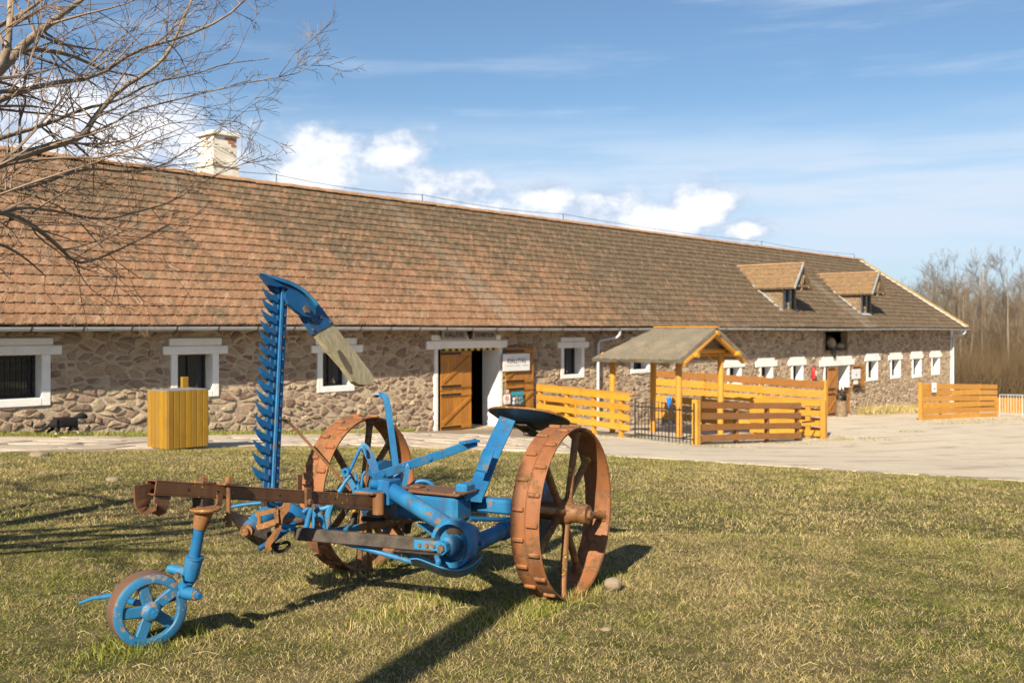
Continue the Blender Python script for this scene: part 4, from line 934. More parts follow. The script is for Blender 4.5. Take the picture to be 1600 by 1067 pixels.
def thatch_face(corners, name):
    """quad of thatch as a bumpy thick sheet: corners a-b (eave) c-d (top)"""
    a, b_, c_, d = corners; nu, nv = 26, 14; b = MB(); top = []; bot = []
    nrm = (b_ - a).cross(d - a).normalized(); nrm = nrm if nrm.z > 0 else -nrm
    for j in range(nv):
        for i in range(nu):
            t, r_ = i / (nu - 1), j / (nv - 1); p = a.lerp(b_, t).lerp(d.lerp(c_, t), r_); droop = (-.05 * random.random() if j == 0 else 0)
            top.append(p + nrm * (.12 + random.gauss(0, .008)) + (a - d).normalized() * (random.uniform(0, .05) if j == 0 else 0)); bot.append(p + nrm * .01)
    n = nu * nv; f = []
    for j in range(nv - 1):
        for i in range(nu - 1):
            q = (j * nu + i, j * nu + i + 1, (j + 1) * nu + i + 1, (j + 1) * nu + i); f.append(q); f.append(tuple(x + n for x in q[::-1]))
    def side(idx):
        for x, y in zip(idx, idx[1:]): f.append((x, x + n, y + n, y))
    side(list(range(nu))); side([(nv - 1) * nu + i for i in range(nu)][::-1]); side([j * nu for j in range(nv)][::-1]); side([j * nu + nu - 1 for j in range(nv)])
    b.add(top + bot, f); return b.build(name, M['thatch'], sh, 60)
thatch_face((SP(-.02, SDP, zeav - .02), SP(-.02, 0, zeav), SP(mid, -.05, zrid), SP(mid, rL, zrid)), 'thatch_slope')
thatch_face((SP(SWD + .02, 0, zeav), SP(SWD + .02, SDP, zeav - .02), SP(mid, rL, zrid), SP(mid, -.05, zrid)), 'thatch_slope')
thatch_face((SP(SWD, SDP, zeav - .02), SP(0, SDP, zeav - .02), SP(mid - .02, rL, zrid), SP(mid + .02, rL, zrid)), 'thatch_hip')
MB().beam(SP(mid, -.1, zrid + .135), SP(mid, rL + .05, zrid + .135), .16, .035, bev=.008).build('ridge_board', Y, sh)
for k in range(4): q = SP(mid + .3, .0, 0)
# hanging sack under the shelter roof, dark trough behind
M['sack'] = simple('sack_cloth', (0.36, 0.28, 0.18), (0.26, 0.2, 0.13), 12, .9, 0, .4)
sk = MB(); sk.prism([SP(.75, 1.2, zeav - .02), SP(1.35, 1.2, zeav + .02), SP(1.25, 1.2, zeav - .17), SP(.95, 1.2, zeav - .1)], VD * .05); tag(sk.build('hanging_cloth', M['sack']), 'pale cloth hanging under the thatched shelter roof', 'cloth')

# ------------------------------------------------------------------ bin shelter in yellow boards
b0 = G(277, 702.5); bn = empty('waste_bin', b0, 'yellow boarded waste bin housing standing on the flagstone path', 'bin')
hb_ = (702.5 - 607) / F * b0.y; cen = b0 + Vector((0.0, .34, 0)); ang = math.radians(-24); ex = Vector((math.cos(ang + .72), math.sin(ang + .72), 0)); ex = Vector((.93, .37, 0)); ey = Vector((-.37, .93, 0)); hx, hy = .40, .26
fi = math.radians(50); ex = Vector((math.cos(fi), math.sin(fi), 0)); ey = Vector((-math.sin(fi), math.cos(fi), 0)); hx, hy = .345, .28; k0_ = G(262, 703.5); cen = k0_ + ex * hx + ey * hy; cen.z = gh(cen.x, cen.y) - .02
nf, ns = 7, 5
for k in range(nf):
    for sg in (-1, 1): MB().obox(cen + ex * (-hx + (k + .5) * 2 * hx / nf) + ey * sg * hy + Vector((0, 0, hb_ / 2 + .03)), ex * (hx / nf - .005), ey * .012, Vector((0, 0, hb_ / 2 - .03)), .004).build('board', M['bin_wood'], bn)
for k in range(ns):
    for sg in (-1, 1): MB().obox(cen + ey * (-hy + (k + .5) * 2 * hy / ns) + ex * sg * hx + Vector((0, 0, hb_ / 2 + .03)), ey * (hy / ns - .005), ex * .012, Vector((0, 0, hb_ / 2 - .03)), .004).build('board', M['bin_wood'], bn)
M['lidgrey'] = simple('grey_lid', (0.16, 0.15, 0.15), (0.24, 0.225, 0.21), 6, .7)
MB().obox(cen + Vector((0, 0, hb_ + .007)), ex * (hx + .006), ey * (hy + .006), Vector((0, 0, .007)), .003).build('lid', M['lidgrey'], bn)
MB().obox(cen + ex * (hx - .03) + ey * (hy + .05) + Vector((0, 0, hb_ / 2 + .09)), ex * .055, ey * .03, Vector((0, 0, hb_ / 2 + .09)), .006).build('back_post', M['bin_wood'], bn)
# ------------------------------------------------------------------ crate by the right door leaf
q = B(ws(842), DW - .75, 0); q.z = gh(q.x, q.y) + .04; cr = empty('planter_box', q, 'square wooden planter box beside the open door leaf', 'planter')
for sg in (-1, 1):
    for k in range(5):
        MB().obox(q + VD * sg * .28 + Vector((0, 0, .08 + k * .155)), UD * .36, VD * .014, Vector((0, 0, .072)), .005).build('board', Y, cr); MB().obox(q + UD * sg * .345 + Vector((0, 0, .08 + k * .155)), UD * .014, VD * .262, Vector((0, 0, .072)), .005).build('board', Y, cr)
    for sg2 in (-1, 1): MB().obox(q + UD * sg * .38 + VD * sg2 * .3 + Vector((0, 0, .40)), UD * .035, VD * .035, Vector((0, 0, .42)), .005).build('corner_post', Y, cr)
MB().obox(q + Vector((0, 0, .6)), UD * .33, VD * .26, Vector((0, 0, .02))).build('soil', M['dark'], cr)

# ------------------------------------------------------------------ signs with lettering
M['sign_white'] = simple('sign_white', (0.74, 0.74, 0.72), (0.66, 0.655, 0.63), 3, .6); M['sign_grey'] = simple('sign_grey', (0.32, 0.29, 0.275), (0.27, 0.245, 0.235), 4, .7)
M['ink'] = simple('black_ink', (0.02, 0.02, 0.022), (0.03, 0.03, 0.032), 10, .7); M['ink_grey'] = simple('grey_ink', (0.28, 0.28, 0.28), (0.34, 0.34, 0.34), 10, .7)
M['teal'] = simple('teal_print', (0.03, 0.27, 0.34), (0.04, 0.33, 0.40), 4, .6); M['red_print'] = simple('red_print', (0.5, 0.03, 0.03), (0.42, 0.03, 0.03), 5, .6); M['navy'] = simple('navy_print', (0.02, 0.04, 0.08), (0.05, 0.08, 0.12), 14, .6)
def lettering(txt, s, z, w, height, mat, parent, width=None, thin=0.0, bold=0.0):
    cu = bpy.data.curves.new('lettering', 'FONT'); cu.body = txt; cu.align_x = 'CENTER'; cu.align_y = 'CENTER'; cu.size = height * 1.38; cu.extrude = .0015; cu.offset = bold
    o = bpy.data.objects.new('lettering', cu); COL.objects.link(o); o.parent = parent
    R = Matrix((UD, Vector((0, 0, 1)), -VD)).transposed(); o.location = B(s, w, z) - origin_of(parent); o.rotation_euler = R.to_euler(); cu.materials.append(mat)
    bpy.context.view_layer.update(); 
    kx = width / o.dimensions.x if width and o.dimensions.x > 0 else 1.0
    me = bpy.data.meshes.new_from_object(o.evaluated_get(bpy.context.evaluated_depsgraph_get())); me.materials.clear(); me.materials.append(mat)
    o2 = bpy.data.objects.new('lettering', me); COL.objects.link(o2); o2.parent = parent; o2.location = o.location; o2.rotation_euler = o.rotation_euler; o2.scale.x = kx
    bpy.data.objects.remove(o); return o2
def sign(name, x0, x1, y0, y1, dw, mat, label, t=.02):
    s0, s1 = wall_at(x0, HY, dw)[0], wall_at(x1, HY, dw)[0]; xm = (x0 + x1) / 2; z1, z0 = wall_at(xm, y0, dw)[1], wall_at(xm, y1, dw)[1]
    r_ = empty(name, B((s0 + s1) / 2, DW - dw, z0), label, 'sign'); pbox(s0, s1, DW - dw, DW - dw + t, z0, z1, .004).build('panel', mat, r_); return r_, (s0 + s1) / 2, (z0 + z1) / 2, s1 - s0, z1 - z0
r_, s, z, w_, h_ = sign('hanging_sign', 690.5, 729.5, 516.5, 530.5, .14, M['sign_grey'], 'grey board reading KIÁLLÍTÁS above the open barn door', .025); lettering('KIÁLLÍTÁS', s, z, DW - .1425, h_ * .50, M['ink'], r_, w_ * .76, bold=.004)
for d in (-.4, .4): MB().cyl(B(s + w_ * d, DW - .13, z + h_ * .5), B(s + w_ * d, DW - .13, EAVE_Z + .05), .006, 5).build('hanger', M['sash'], r_)
r_, s, z, w_, h_ = sign('hanging_sign', 739, 775.5, 516.5, 530.5, .14, M['sign_grey'], 'grey board reading EXHIBITION above the open barn door', .025); lettering('EXHIBITION', s, z, DW - .1425, h_ * .46, M['ink'], r_, w_ * .82, bold=.004)
for d in (-.4, .4): MB().cyl(B(s + w_ * d, DW - .13, z + h_ * .5), B(s + w_ * d, DW - .13, EAVE_Z + .05), .006, 5).build('hanger', M['sash'], r_)
# lamp between the two boards
sl_ = wall_at(734, HY, .14)[0]; zl = wall_at(734, 524, .14)[1]; lp = empty('wall_lantern', B(sl_, DW, zl), 'small dark lantern between the two hanging boards', 'lantern')
MB().lathe(B(sl_, DW - .16, zl - .10), (0, 0, 1), [(0, 0), (.04, 0), (.06, .14), (.065, .15), (.02, .20), (0, .21)], 8).build('lantern_body', M['iron'], lp); MB().tube([B(sl_, DW - .02, zl + .05), B(sl_, DW - .1, zl + .14), B(sl_, DW - .16, zl + .11)], .01, 6).build('bracket', M['iron'], lp)
r_, s, z, w_, h_ = sign('door_sign', 786, 828, 552.5, 579.5, .19, M['sign_white'], 'white board reading KIÁLLÍTÁS on the open door leaf', .015)
lettering('KIÁLLÍTÁS', s, z + h_ * .07, DW - .1925, h_ * .27, M['ink'], r_, w_ * .68)
for a_, w2 in ((-.34, .26), (-.04, .20), (.24, .24)): pbox(s + w_ * (a_ - .02), s + w_ * (a_ + w2 - .04), DW - .1925, DW - .19, z - h_ * .21, z - h_ * .17, 0).build('small_print', M['ink_grey'], r_)
r_, s, z, w_, h_ = sign('notice', 787, 797.5, 616, 631, .19, M['sign_white'], 'small white no-entry notice low on the open door leaf', .006)
MB().lathe(B(s, DW - .19, z + h_ * .08), -VD, [(h_ * .17, .002), (h_ * .25, .002), (h_ * .25, .004), (h_ * .17, .004), (h_ * .17, .002)], 20).build('red_ring', M['red_print'], r_)
MB().beam(B(s - h_ * .14, DW - .193, z + h_ * .22), B(s + h_ * .14, DW - .193, z - h_ * .06), .004, .02, ref=UD).build('red_bar', M['red_print'], r_); pbox(s - w_ * .3, s + w_ * .3, DW - .192, DW - .19, z - h_ * .36, z - h_ * .30, 0).build('small_print', M['ink_grey'], r_)
r_, s, z, w_, h_ = sign('notice', 791, 795, 609, 614, .19, M['sign_white'], 'tiny white label above the no-entry notice', .006); pbox(s - .02, s + .02, DW - .192, DW - .19, z - .04, z + .03, 0).build('print', M['ink_grey'], r_)
r_, s, z, w_, h_ = sign('poster', 799, 818, 611.5, 633, .19, M['navy'], 'poster with teal header and round pictures on the door leaf', .006)
pbox(s - w_ / 2, s + w_ / 2, DW - .193, DW - .1905, z + h_ * .22, z + h_ * .5, 0).build('header', M['teal'], r_)
for k, (a_, b_) in enumerate(((-.3, -.02), (-.08, .05), (.16, .0), (.34, .06), (-.32, -.3), (-.05, -.26), (.2, -.32), (.38, -.2))): MB().lathe(B(s + w_ * a_, DW - .1905, z + h_ * b_), -VD, [(0, .003), (w_ * .1, .003), (w_ * .1, 0)], 12).build('round_picture', [M['sign_white'], M['ink_grey'], M['sack'], M['teal']][k % 4], r_)
# second door: notice board on its leaf, fire extinguisher, stump, harness
r_, s, z, w_, h_ = sign('notice', 1331, 1344.5, 576.5, 592, .19, M['sign_white'], 'square white notice on the short door leaf by the far door', .01); MB().lathe(B(s + .02, DW - .19, z - h_ * .1), -VD, [(0, .003), (.05, .003), (.05, 0)], 10).build('print', M['ink'], r_)
r_, s, z, w_, h_ = sign('notice', 1334, 1340.5, 594, 600.5, .19, M['sign_white'], 'small round-topped white notice below the square one', .01)
s, z = wall_at(1270.5, 582, .1); fe = empty('fire_extinguisher', B(s, DW - .1, z - .3), 'red fire extinguisher hanging on the wall beside the far door', 'extinguisher')
M['fire_red'] = simple('extinguisher_red', (0.42, 0.02, 0.02), (0.50, 0.03, 0.025), 6, .35)
MB().lathe(B(s, DW - .13, z - .26), (0, 0, 1), [(0, 0), (.085, 0), (.09, .02), (.09, .38), (.07, .44), (.03, .47), (.03, .52), (0, .52)], 14).build('cylinder_body', M['fire_red'], fe, 50)
MB().tube([B(s, DW - .13, z + .25), B(s + .09, DW - .16, z + .24), B(s + .12, DW - .18, z + .0), B(s + .1, DW - .18, z - .12)], .016, 6).build('hose', M['iron'], fe); MB().obox(B(s, DW - .23, z - .02), UD * .05, VD * .004, Vector((0, 0, .1))).build('print_label', M['sign_white'], fe); MB().obox(B(s, DW - .13, z + .29), UD * .06, VD * .015, Vector((0, 0, .02))).build('handle', M['iron'], fe)
q = B(ws(1297), DW - .5, 0); q.z = gh(q.x, q.y) + .03; st = empty('log_stump', q, 'upright pale log stump in front of the far door', 'stump')
MB().lathe(q, (0, 0, 1), [(0, 0), (.25, 0), (.235, .3), (.24, .66), (0, .67)], 12).build('log', M['timber_old'], st, 40)
hn = empty('harness', q + Vector((0, 0, .67)), 'dark leather horse harness on the log stump by the far door', 'harness')
for k in range(7):
    r0 = random.uniform(.13, .24); ce = q + Vector((random.uniform(-.08, .08), random.uniform(-.05, .05), .72 + random.uniform(.05, .3))); ax = Vector((random.gauss(0, 1), random.gauss(0, 1), random.gauss(0, .5))).normalized(); x_ = ax.orthogonal().normalized(); y_ = ax.cross(x_)
    MB().tube([ce + x_ * math.cos(t) * r0 + y_ * math.sin(t) * r0 * 1.25 for t in np.linspace(0, 2 * math.pi, 14)[:-1]], .035, 6, closed=True).build('strap', M['dark_iron'], hn, 60)
# sacks and a hanging dark hide in the loft hatch
for (x, y, rx, rz, lab) in ((1298, 537, .34, .3, 'pale stuffed sack lying at the left in the loft hatch'), (1312, 541, .42, .17, 'low grey sack lying at the right in the loft hatch')):
    s, z = wall_at(x, y, -.25); bb = MB(); vs = []
    for j in range(8):
        for i in range(10):
            a_, e_ = 2 * math.pi * i / 10, math.pi * (j + .5) / 8; vs.append(B(s + math.cos(a_) * math.sin(e_) * rx * random.uniform(.9, 1.1), DW + .25 + math.sin(a_) * math.sin(e_) * .2, z + math.cos(e_) * rz * random.uniform(.9, 1.1)))
    fs = [(j * 10 + i, j * 10 + (i + 1) % 10, (j + 1) * 10 + (i + 1) % 10, (j + 1) * 10 + i) for j in range(7) for i in range(10)] + [tuple(range(10)), tuple(range(70, 80))[::-1]]
    tag(bb.add(vs, fs).build('sack', M['sack'], None, 60), lab, 'sack')
s, z = wall_at(1301, 547, .06); hd = MB(); hd.prism([B(s - .16, DW - .06, z + .12), B(s + .22, DW - .06, z + .12), B(s + .2, DW - .09, z - .3), B(s + .05, DW - .09, z - .36), B(s - .06, DW - .09, z - .2)], -VD * .05); tag(hd.build('hanging_hide', M['dark_iron']), 'dark hide hanging out of the loft hatch over the far door', 'hide')

# ------------------------------------------------------------------ far board fence, barrier and picket fence
h0 = P(1440, 657, 39.5); h0.z = gh(h0.x, h0.y); h1 = P(1531, 652, 43.4); h1.z = gh(h1.x, h1.y); h2 = P(1558, 650, 44.6); h2.z = gh(h2.x, h2.y)
ff = empty('board_fence', h0, 'yellow six-board fence standing apart at the far corner of the yard', 'fence')
zt0 = P(1440, 597, 39.5).z; d1 = (h1 - h0).normalized(); MB().obox(Vector((h0.x, h0.y, (h0.z + zt0) / 2)) - d1 * .08, d1 * .07, Vector((-d1.y, d1.x, 0)) * .07, Vector((0, 0, (zt0 - h0.z) / 2 + .0)), .01).build('post', Y, ff)
hh = zt0 - h0.z
for t in (.33, .66, 1.0): q = h0.lerp(h1, t); MB().obox(up(q, hh / 2 - .04) + Vector((-d1.y, d1.x, 0)) * .07, d1 * .05, Vector((-d1.y, d1.x, 0)) * .05, Vector((0, 0, hh / 2 - .03)), .008).build('post', Y, ff)
for k in range(6):
    z = .10 + k * (hh - .12) / 5.6; a_ = up(h0, z)
    for t0, t1 in ((0, .5), (.5, 1)):
        board(up(h0.lerp(h1, t0), z + random.uniform(-.02, .02)), up(h0.lerp(h1, t1), z + random.uniform(-.02, .02)), hh / 6 - .03, .03, Y, ff, 'board')
    board(up(h1, z) + (h2 - h1) * .01, up(h2, z), hh / 6 - .05, .03, Y, ff, 'board')
q = P(1457.5, 605, 40.0); dn = Vector((d1.y, -d1.x, 0)); dn = dn if dn.y < 0 else -dn
sg_ = empty('notice', q, 'white notice board on the far yellow board fence', 'sign'); MB().obox(q + dn * .06, d1 * .21, dn * .008, Vector((0, 0, .20)), .006).build('panel', M['sign_white'], sg_); MB().obox(q + dn * .07 + Vector((0, 0, -.06)), d1 * .05, dn * .003, Vector((0, 0, .03))).build('print', M['ink'], sg_)
k0, k1 = P(1562, 644, 46), P(1668, 655, 43); k0.z = gh(k0.x, k0.y); k1.z = gh(k1.x, k1.y); br = empty('crowd_barrier', k0, 'grey tubular steel barrier beside the far board fence', 'barrier'); dk = (k1 - k0)
for z in (.12, 1.0): MB().tube([up(k0, z), up(k1, z)], .022, 6).build('rail', M['zinc'], br)
for k in range(24): q = gpt(k0.lerp(k1, k / 23)); MB().cyl(up(q, .12 if k % 8 else 0), up(q, 1.0), .011 if k % 8 else .022, 6).build('bar', M['zinc'], br)
l0, l1 = P(1555, 640, 51), P(1690, 648, 47); l0.z = gh(l0.x, l0.y); l1.z = gh(l1.x, l1.y); pk = empty('picket_fence', l0, 'low yellow picket fence behind the steel barrier', 'fence'); n = 44
for k in range(n): q = gpt(l0.lerp(l1, k / n)); MB().obox(up(q, .45), (l1 - l0).normalized() * .04, Vector((-.3, .95, 0)) * .012, Vector((0, 0, .42)), .006).build('picket', Y, pk)
for z in (.2, .7): board(up(l0, z) + Vector((0, .04, 0)), up(l1, z) + Vector((0, .04, 0)), .08, .03, Y, pk)

# ------------------------------------------------------------------ cat
def skin(name, pts, edges, rad, mat, parent=None, root=0, sub=2):
    me = bpy.data.meshes.new(name); me.from_pydata([tuple(p) for p in pts], edges, []); o = bpy.data.objects.new(name, me); COL.objects.link(o); o.parent = parent
    o.modifiers.new('Skin', 'SKIN'); sl = me.skin_vertices[0] if me.skin_vertices else None
    if sl is None:
        bpy.context.view_layer.objects.active = o; bpy.ops.object.select_all(action='DESELECT'); o.select_set(True); bpy.ops.mesh.customdata_skin_add(); sl = me.skin_vertices[0]
    for i, r_ in enumerate(rad):
        sl.data[i].radius = (r_, r_) if not isinstance(r_, tuple) else r_; sl.data[i].use_root = (i == root)
    s_ = o.modifiers.new('Sub', 'SUBSURF'); s_.levels = sub; s_.render_levels = sub
    dg_ = bpy.context.evaluated_depsgraph_get(); ev = o.evaluated_get(dg_); nm = bpy.data.meshes.new_from_object(ev); o.modifiers.clear(); o.data = nm; nm.materials.clear(); nm.materials.append(mat); nm.shade_smooth(); return o
cs, cw = ws(88), DW - .42; cg = B(cs, cw, 0); cg.z = gh(cg.x, cg.y) + .02
m = Mat('cat_fur'); tcn = m.N.new('ShaderNodeTexCoord'); sp_ = m.N.new('ShaderNodeSeparateXYZ'); m.L.new(tcn.outputs['Object'], sp_.inputs[0])
low = m.sstep(m.math('ADD', sp_.outputs[2], m.math('MULTIPLY', m.noise(14, 3), .03)), .075, .055)
dtv = m.N.new('ShaderNodeVectorMath'); dtv.operation = 'DOT_PRODUCT'; m.L.new(tcn.outputs['Object'], dtv.inputs[0]); dtv.inputs[1].default_value = UD[:]
chest = m.math('MULTIPLY', m.sstep(dtv.outputs['Value'], .14, .17), m.math('MULTIPLY', m.sstep(sp_.outputs[2], .235, .215), m.sstep(sp_.outputs[2], .12, .14)))
c = m.mix(m.math('MAXIMUM', low, chest), (0.012, 0.011, 0.012), (0.62, 0.60, 0.57)); m.bump(m.noise(120, 3), .5, .004); fur = m.fin(c, .8, 0, .2)
def C(a, b_, z): return UD * a + VD * b_ + Vector((0, 0, z))
cp = [C(-.19, 0, .19), C(-.08, 0, .195), C(.06, 0, .19), C(.15, 0, .205), C(.20, 0, .235), C(.245, 0, .26), C(.295, 0, .25), C(.325, 0, .243),
      C(-.26, 0, .16), C(-.33, 0, .10), C(-.40, .01, .075), C(-.47, .02, .09),
      C(.12, -.045, .13), C(.145, -.045, .06), C(.165, -.045, .012), C(.185, -.045, .01), C(.10, .045, .13), C(.07, .045, .07), C(.04, .045, .012), C(.06, .045, .01),
      C(-.17, -.05, .14), C(-.13, -.05, .09), C(-.18, -.05, .055), C(-.175, -.05, .012), C(-.155, -.05, .01), C(-.18, .05, .14), C(-.19, .05, .09), C(-.26, .05, .06), C(-.27, .05, .012), C(-.25, .05, .01),
      C(.25, -.035, .31), C(.25, .035, .31)]
ce = [(0, 1), (1, 2), (2, 3), (3, 4), (4, 5), (5, 6), (6, 7), (0, 8), (8, 9), (9, 10), (10, 11), (2, 12), (12, 13), (13, 14), (14, 15), (2, 16), (16, 17), (17, 18), (18, 19), (0, 20), (20, 21), (21, 22), (22, 23), (23, 24), (0, 25), (25, 26), (26, 27), (27, 28), (28, 29), (5, 30), (5, 31)]
crd = [.075, .078, .072, .062, .045, .052, .042, .022, .024, .02, .018, .013, .032, .02, .017, .016, .032, .02, .017, .016, .045, .03, .02, .017, .016, .045, .03, .02, .017, .016, .012, .012]
cat = skin('cat', cp, ce, crd, fur, None, 1); cat.location = cg; cat.scale = (1.2, 1.2, 1.2); tag(cat, 'black and white cat walking along the foot of the barn wall', 'cat')

# ------------------------------------------------------------------ stones on the lawn
def rock(name, p, r, label, sq=(1, .8, .75)):
    b = MB(); vs = []; n, m_ = 12, 9; sd_ = [Vector((random.gauss(0, 1), random.gauss(0, 1), random.gauss(0, 1))).normalized() for _ in range(7)]
    for j in range(m_):
        for i in range(n):
            a_, e_ = 2 * math.pi * i / n, math.pi * (j + .4) / (m_ - .2); d = Vector((math.cos(a_) * math.sin(e_), math.sin(a_) * math.sin(e_), math.cos(e_))); k = min(.86 / max(d.dot(x), .3) if d.dot(x) > .75 else 1 for x in sd_)
            vs.append(p + Vector((d.x * sq[0], d.y * sq[1], d.z * sq[2])) * r * min(k, 1.05) * random.uniform(.97, 1.03))
    b.add(vs, [(j * n + i, (j + 1) * n + i, (j + 1) * n + (i + 1) % n, j * n + (i + 1) % n) for j in range(m_ - 1) for i in range(n)] + [tuple(range(n)), tuple(range((m_ - 1) * n, m_ * n))[::-1]])
    return tag(b.build(name, M['pale_rock'], None, 30), label, 'stone')
M['pale_rock'] = simple('pale_limestone', (0.27, 0.21, 0.145), (0.18, 0.14, 0.095), 14, .9, 0, .6, 50)
q = P(957, 893, 5.15); rock('stone', Vector((q.x, q.y, gh(q.x, q.y) + .035)), .05, 'pale stone wedged behind the large near wheel')
q = P(600, 835, 5.75); q = Vector((-.72, 5.72, 0.05)); q = G(611, 874); rock('stone', Vector((q.x, q.y, q.z + .035)), .052, 'lichen spotted stone lying under the mower frame')
for (x, y, r_, lab) in ((61, 713, .11, 'flat pale stone lying on the lawn near the path'), (176, 751, .06, 'small pale pebble in the shaded lawn'), (1458, 652, .05, 'small pebble in front of the far fence'), (947, 984, .022, 'tiny pale pebble in the lawn below the near wheel')):
    q = G(x, y); rock('stone', q + Vector((0, 0, r_ * .2)), r_, lab, (1.2, 1, .5))
# ------------------------------------------------------------------ horse-drawn mower
AX = Vector((-.877, .48, 0)).normalized(); TV = Vector((-.48, -.877, 0)).normalized(); ZV = Vector((0, 0, 1))
MO = Vector((-.30, 5.30, 0))
mw = empty('hay_mower', MO, 'old blue horse-drawn hay mower with rust-brown spoked wheels on the lawn', 'mower')
BL, DB, RU, TR, BR_, DI, BO = M['blue'], M['shaded_blue'], M['rust'], M['tread'], M['beam_rust'], M['dark_iron'], M['bolt']
def part(name, parent=mw, loc=None):
    o = bpy.data.objects.new(name, None); COL.objects.link(o); o.parent = parent; o.location = (loc - origin_of(parent)) if loc is not None else Vector(); o.empty_display_size = .05; return o
def PP(pts, Z):
    if isinstance(Z, (int, float)): return [P(x, y, Z) for x, y in pts]
    n = len(pts); return [P(x, y, Z[0] + (Z[1] - Z[0]) * i / (n - 1)) for i, (x, y) in enumerate(pts)]
def smooth_path(p, k=2):
    for _ in range(k):
        q = [p[0]]
        for a, b_ in zip(p, p[1:]): q += [a.lerp(b_, .25), a.lerp(b_, .75)]
        p = q + [p[-1]]
    return p
def nut(p, ax, r, h, mat, parent, name='bolt'):
    return MB().lathe(p, ax, [(0, 0), (r, 0), (r, h), (0, h)], 6).build(name, mat, parent)
def big_wheel(Cn, outward, name, ph):
    w = part('wheel', mw, Cn); ax = -outward                     # ax: towards the machine
    MB().lathe(Cn, ax, [(.413, -.072), (.425, -.076), (.425, -.004), (.420, 0), (.425, .004), (.425, .076), (.413, .072), (.409, .03), (.409, -.03), (.413, -.072)], 72).build('rim', TR, w, 30)
    e1 = ZV; e2 = ax.cross(e1).normalized(); n = 19
    def at(th, r, h): return Cn + (e1 * math.cos(th) + e2 * math.sin(th)) * r + ax * h
    for row, h in ((0, -.038), (1, .038)):
        for k in range(n):
            th = 2 * math.pi * (k + .5 * row) / n + ph; rad = (e1 * math.cos(th) + e2 * math.sin(th)); tan = ax.cross(rad)
            MB().obox(at(th, .430, h), ax * .031, tan * .011, rad * .0085, .005).build('lug', TR, w)
    MB().lathe(Cn, ax, [(0, -.150), (.020, -.150), (.022, -.145), (.024, -.135), (.046, -.133), (.050, -.12), (.050, -.095), (.044, -.09), (.047, -.05), (.062, -.03), (.062, .03), (.047, .05), (.045, .12), (0, .12)], 28).build('hub', RU, w, 40)
    for k in range(8):
        th = 2 * math.pi * k / 8 + ph * 2; sd = .028 if k % 2 else -.028
        p0, p1 = at(th, .05, sd * .6), at(th, .400, sd * 1.0); rad = (p1 - p0).normalized()
        b = MB(); b.tube([p0, p0.lerp(p1, .12), p0.lerp(p1, .85), p0.lerp(p1, .95), p1 + rad * .006], [.023, .0185, .0185, .021, .029], 10); b.build('spoke', RU, w, 50)
        MB().obox(at(th, .404, sd), ax * .024, ax.cross(rad) * .030, rad * .006, .004).build('spoke_foot', RU, w)
    return w
CR_ = Vector((.262, 4.996, .426)); CL_ = CR_ + AX * 1.27; CL_.z = .425
big_wheel(CR_, -AX, 'near', .10); big_wheel(CL_, AX, 'far', .33)
# ratchet drums inside the wheels
for cc, s_ in ((CR_, 1), (CL_, -1)):
    MB().lathe(cc + AX * s_ * .13, AX * s_, [(0, 0), (.17, 0), (.19, .012), (.19, .05), (.15, .062), (.06, .07), (.06, .1), (0, .1)], 36).build('ratchet_drum', DB, mw, 35)
# axle, gear case, V-frame
MB().beam(CR_ + AX * .15, CL_ - AX * .15 , .085, .075, bev=.012).build('axle_beam', BL, mw)
MB().cyl(CR_ + AX * .0, CL_ , .024, 12).build('axle_shaft', RU, mw, 40)
gc = P(678, 790, 5.16)
MB().obox(gc, AX * .185, TV * .085, ZV * .072, .022).build('gear_case', BL, mw, 30)
MB().obox(gc + ZV * .081, AX * .205, TV * .095, ZV * .007, .004).build('gear_case_lid', BR_, mw)
MB().obox(gc + ZV * .093 + AX * .1, AX * .03, TV * .03, ZV * .006, .004).build('oil_cap', BR_, mw)
for a_ in (-.17, 0, .17): nut(gc + ZV * .088 + AX * a_ + TV * .07, ZV, .011, .01, BO, mw)
MB().prism([gc + AX * .02 - ZV * .07 + TV * .135, gc - AX * .12 - ZV * .07 + TV * .135, gc - AX * .12 - ZV * .15 + TV * .135], -TV * .03).build('gusset', BL, mw)
MB().tube([P(612, 766, 5.0), P(640, 784, 4.9), P(700, 822, 4.66), P(722, 836, 4.58)], [.040, .041, .041, .05], 14).build('frame_tube', BL, mw, 40)
MB().obox(P(612, 768, 5.01), AX * .02, TV * .055, ZV * .062, .006).build('tube_flange', BL, mw)
MB().tube([P(732, 853, 4.60), P(770, 836, 4.76), P(830, 808, 5.02)], [.042, .038, .038], 14).build('frame_tube', BL, mw, 40)
MB().lathe(P(786, 829, 4.83), (P(830, 808, 5.02) - P(732, 853, 4.6)), [(.038, -.012), (.046, -.012), (.046, .012), (.038, .012)], 16).build('tube_collar', BL, mw, 40)
MB().tube([P(735, 810, 4.95), P(815, 812, 5.12)], .012, 8).build('brake_rod', DB, mw)
nut(P(746, 848, 4.5), AX * -1, .013, .03, BL, mw)
